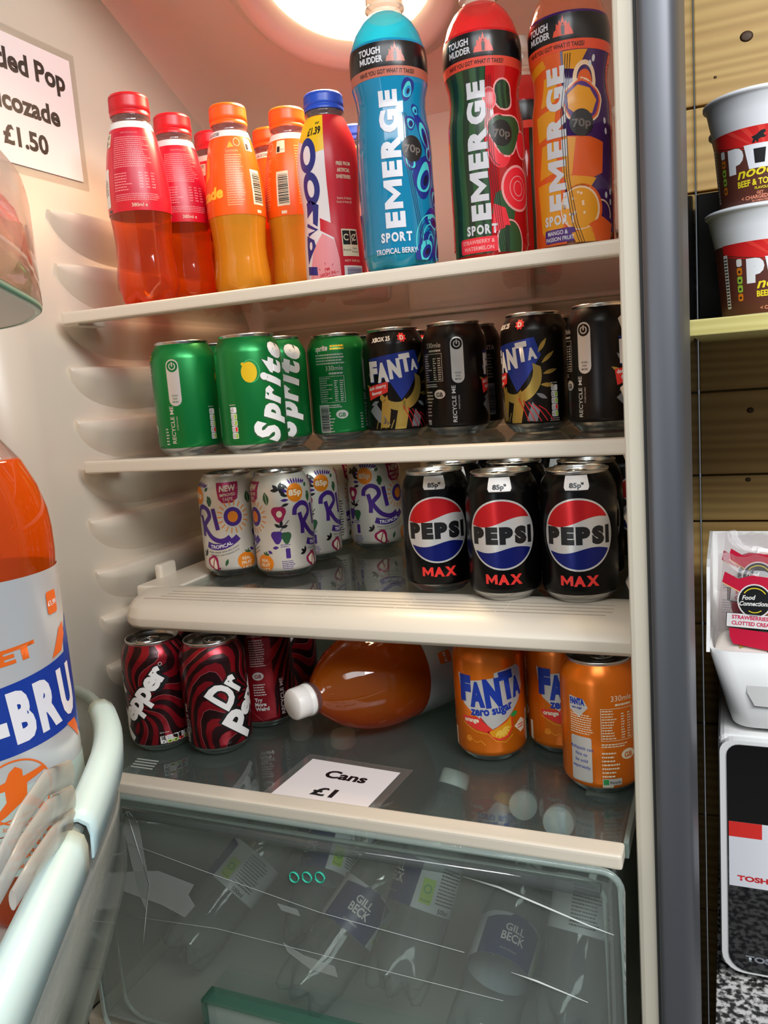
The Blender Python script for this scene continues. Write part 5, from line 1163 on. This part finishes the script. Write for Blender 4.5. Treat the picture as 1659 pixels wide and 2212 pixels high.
# white bin with pastries
bm = bm_new()
outer = [(-.0035, -.340), (.0035, -.3500), (.30, -.3500), (.31, -.340)]
def bin_ring(z, x0, x1, y0, y1, r=.012):
    P = rr_poly(x0, x1, y0, y1, r); return [bm.verts.new((x, y, z)) for x, y in P]
def bring(rs):
    for a, b in zip(rs, rs[1:]):
        for i in range(len(a)):
            f = bm.faces.new((a[i], a[(i+1) % len(a)], b[(i+1) % len(b)], b[i])); f.smooth = True
zs_ = [(-.3500, .008, .30, .820, 1.00), (-.3470, .0005, .305, .812, 1.01), (-.330, -.0045, .308, .808, 1.012), (-.268, -.0205, .318, .798, 1.02)]
rs = [bin_ring(z, x0, x1, y0, y1) for z, x0, x1, y0, y1 in zs_]; bring(rs); bm.faces.new(rs[0][::-1])
ri = [bin_ring(z, x0 + .003, x1 - .003, y0 + .003, y1 - .003, .010) for z, x0, x1, y0, y1 in zs_]; bring(ri); bm.faces.new(ri[0])
for i in range(len(rs[-1])): bm.faces.new((rs[-1][i], rs[-1][(i+1) % len(ri[-1])], ri[-1][(i+1) % len(ri[-1])], ri[-1][i]))
# raised side and back
def side_prof(x, th):
    P = [(.800, -.270), (.806, -.262), (.822, -.2510), (.838, -.232), (.846, -.212), (.852, -.2000), (.870, -.1960), (1.02, -.1960), (1.02, -.270)]
    a = [bm.verts.new((x, y, z)) for y, z in P]; b = [bm.verts.new((x + th, y, z)) for y, z in P]; n = len(P)
    bm.faces.new(a); bm.faces.new(b[::-1])
    for i in range(n): bm.faces.new((a[i], a[(i+1) % n], b[(i+1) % n], b[i]))
side_prof(-.0215, .0032); add_box(bm, -.0205, .32, 1.017, 1.0205, -.270, -.1960, 0, .001)
bmesh.ops.recalc_face_normals(bm, faces=bm.faces)
tb = thing('storage_bin', 'white plastic storage bin with a low front, filled with wrapped pastries', 'bin', (0, .9, -.35))
obj('bin_body', bm, whitep, tb, loc=(0, -.9, .35))
bm = bm_new(); add_prism(bm, [(.013, -.2935), (.022, -.2905), (.12, -.2890), (.12, -.3250), (.020, -.3215), (.0135, -.3090)], .0008, Matrix(((1, 0, 0, 0), (0, 0, 1, .8035), (0, 1, 0, 0), (0, 0, 0, 1))))
obj('torn_label_patch', bm, mat('torn_film', hexc('#dcdad8'), .3), tb, loc=(0, -.9, .35))
# pastry packs
film = clear('pack_film', (.97, .95, .95), .95, .06, (.9, .9, .9), .04)
def pack():
    t = thing('pastry_pack', 'x', 'pack')
    bm = bm_new(); nx, nz = 14, 12; V = []
    for side in (-1, 1):
        G = []
        for i in range(nx + 1):
            row_ = []
            for j in range(nz + 1):
                x = -.020 + .115 * i / nx; z = .105 * j / nz; e = (math.sin(PI * i / nx) * math.sin(PI * j / nz)) ** .5
                row_.append(bm.verts.new((x, side * (.001 + .016 * e) + .0015 * math.sin(i * 2.1 + j * 1.7), z + .0025 * math.sin(i * 1.9))))
            G.append(row_)
        for i in range(nx):
            for j in range(nz):
                f = bm.faces.new((G[i][j], G[i+1][j], G[i+1][j+1], G[i][j+1])); f.smooth = True
    obj('wrapper', bm, film, t)
    bm = bm_new(); add_box(bm, .016, .088, -.010, .010, .012, .082, 0, .009, 4)
    for v in bm.verts: v.co.z += .004 * math.sin(v.co.x * 60)
    obj('pastry', bm, mat('pastry_brown', hexc('#b5652e'), .6), t)
    A = Art(); mr = ink('pack_red', '#c8143a', 0, .3); cr = ink('pack_cream', '#e8c07a'); pk = ink('pack_pink', '#cf1a52')
    A.poly([(-16, 80), (-14, 90), (-2, 84), (10, 88), (30, 86), (90, 80), (90, 72), (40, 74), (16, 72), (0, 72)], mr, 1); A.stroke([(-15, 79), (1, 71), (16, 71), (40, 73), (90, 71)], .9, cr, 2)
    A.poly([(-7, 28), (-8, 37), (60, 34), (90, 36), (90, 20), (30, 18), (-4, 22)], mr, 1)
    A.disc(13, 64, 15, I_white, 3, ry=16); A.disc(13, 64, 13.8, I_black, 4, ry=14.8); A.ring(13, 65, 10.8, .9, pyel, 5, 20, .6, 2.6, ry=11); A.ring(13, 64, 9.6, .8, pyel, 5, 16, 4.2, 5.4, ry=11)
    A.text('Food', 8, 65, 4.2, I_white, 5, .08, .03, w=12, shear=.3); A.text('Connections', 13, 59.5, 4.2, I_white, 5, .04, .03, w=26, shear=.3)
    A.rect(-11, 37.6, 90, 51.6, I_black, 3); A.rect(-10.4, 38.2, 90, 51, I_white, 4); A.text('STRAWBERRIES &', -6, 46, 3.6, pk, 5, 0, .035, w=36, al='L'); A.text('CLOTTED CREAM', -6, 40.4, 3.6, pk, 5, 0, .035, w=36, al='L')
    A.micro(-15, 50, -6, 64, 6, I_grey, 2, .3, .2)
    obj('label_print', A.build(lambda u, v, l: Vector((u/1000, -.0185 - l/1000 + abs(u - 22) * .00003, v/1000)), 6), A.mats, t, smooth='keep'); return t
p1 = pack(); p1.location = (.0045, .830, -.2900 + EYE); p1.rotation_euler = (math.radians(-8), math.radians(3), 0); p1['label'] = 'wrapped red strawberry pastry pack in the front of the white bin'; p1['group'] = 'pastry packs in the white bin'
o = dup(p1, (.0055, .872, -.2760), 0, 'second strawberry pastry pack just behind the front one in the white bin', 'pastry packs in the white bin', (math.radians(-6), math.radians(6), 0))
dup(p1, (.0080, .914, -.2850), 0, 'rearmost pastry pack in the white bin, nearly covered by the other two', 'pastry packs in the white bin', (math.radians(-4), 0, 0))
t = thing('wrapped_roll', 'round cream pastry with a green and gold wrapper in the white bin', 'pastry', (.0260, .815, -.3000))
Mr = Matrix.Rotation(math.radians(72), 4, 'X')
bm = bm_new(); add_rev(bm, [(.034, -.009), (.040, -.003), (.0405, .003), (.036, .010), (.020, .0125), (.0001, .013)], 40, M=Matrix.Translation((0, .012, .020)) @ Mr); obj('wrapper', bm, mat('cream_wrap', hexc('#e4d9cf'), .25), t)
A = Art(); gr = ink('wrap_green', '#0f8a5a'); A.poly([(-26, 24), (-18, 36), (20, 38), (30, 30), (26, 24), (0, 30)], gr, 1); A.text('with', 6, 12, 5, I_black, 2, .1, .02, shear=.2); A.poly([(-20, 22), (0, 29), (22, 24), (20, 20), (0, 25), (-18, 18)], I_gold, 1); A.text('Lemon', 0, 29.5, 5, I_white, 2, .05, .04, shear=.3) if False else None
obj('label_print', A.build(lambda u, v, l: Mr @ Vector((u/1000, v/1000 - .012, .0133 + l/1000)) + Vector((0, .012, .020)), 0), A.mats, t, smooth='keep')
# microwave
t = thing('microwave', 'white microwave oven with a black glass door and a red and white sticker', 'microwave', (.2, .9, -.607))
mo = (-.2, -.9, .607)
bm = bm_new(); add_box(bm, -.0125, .44, .803, 1.08, -.5995, -.3532, 0, .010, 4); obj('body', bm, whitep, t, loc=mo)
MM = lambda y: Matrix(((1, 0, 0, 0), (0, 0, 1, y), (0, 1, 0, 0), (0, 0, 0, 1)))
bm = bm_new(); add_prism(bm, rr_poly(-.0110, .435, -.5965, -.3545, .012), .010, MM(.796)); obj('door_frame', bm, whitep, t, loc=mo)
bm = bm_new(); add_prism(bm, rr_poly(-.0048, .300, -.5935, -.3580, .011), .0015, MM(.7949)); obj('door_glass', bm, mat('black_glass', (.004, .004, .005), .04, coat=.5), t, loc=mo)
A = Art(); st = ink('sticker_white', '#e9eaf0', 0, .3); rr = ink('sticker_red', '#e6332c', 0, .3)
A.rect(-3.6, -503, 84, -436, st, 1); A.rect(-3.6, -451.5, 25.5, -436, rr, 2); A.text('TOSHIBA', 3.5, -496.5, 5.2, ink('sticker_text', '#d02a30'), 2, 0, .05, w=44, al='L')
A.text('TOSHIBA', 10.5, -581.5, 6.0, ink('maker_grey', '#9aa0a6', .4), 2, 0, .05, w=50, al='L')
obj('door_print', A.build(lambda u, v, l: Vector((u/1000, .7947 - l/1000, v/1000)), 0), A.mats, t, loc=mo, smooth='keep')
bm = bm_new(); add_box(bm, -.002, .42, .815, 1.06, -.6065, -.598); obj('foot', bm, black, t, loc=mo)
G = bpy.data.materials.new('granite'); G.use_nodes = True; nt = G.node_tree; b = nt.nodes['Principled BSDF']; b.inputs['Roughness'].default_value = .35
vo = nt.nodes.new('ShaderNodeTexVoronoi'); vo.inputs['Scale'].default_value = 260; n2 = nt.nodes.new('ShaderNodeTexNoise'); n2.inputs['Scale'].default_value = 170; n2.inputs['Detail'].default_value = 3
tc = nt.nodes.new('ShaderNodeTexCoord'); nt.links.new(tc.outputs['Object'], vo.inputs[0]); nt.links.new(tc.outputs['Object'], n2.inputs[0])
r1 = nt.nodes.new('ShaderNodeValToRGB'); r1.color_ramp.elements[0].position = .42; r1.color_ramp.elements[1].position = .58; r1.color_ramp.elements[0].color = (.02, .02, .02, 1); r1.color_ramp.elements[1].color = (.75, .73, .71, 1); e = r1.color_ramp.elements.new(.5); e.color = (.28, .27, .26, 1)
nt.links.new(n2.outputs['Fac'], r1.inputs[0]); nt.links.new(r1.outputs[0], b.inputs['Base Color'])
bm = bm_new(); add_box(bm, -.0165, .95, .56, YW - .004, -.637, -.607, 0, .001); tag(obj('worktop', bm, G), 'speckled grey and black granite worktop under the microwave', 'worktop')
bm = bm_new(); add_box(bm, -.0125, .95, .59, YW - .004, -1.398, -.637); tag(obj('base_cabinet', bm, mat('cabinet_dark', hexc('#2b2420'), .6)), 'dark base cabinet carrying the granite worktop', 'cabinet')
bm = bm_new(); add_box(bm, -.031, .30, 1.032, 1.094, .0384, .186, 0, .002); tag(obj('cardboard_box', bm, mat('box_black', hexc('#15110e'), .6)), 'dark box standing on the plank shelf behind the noodle pots', 'box')
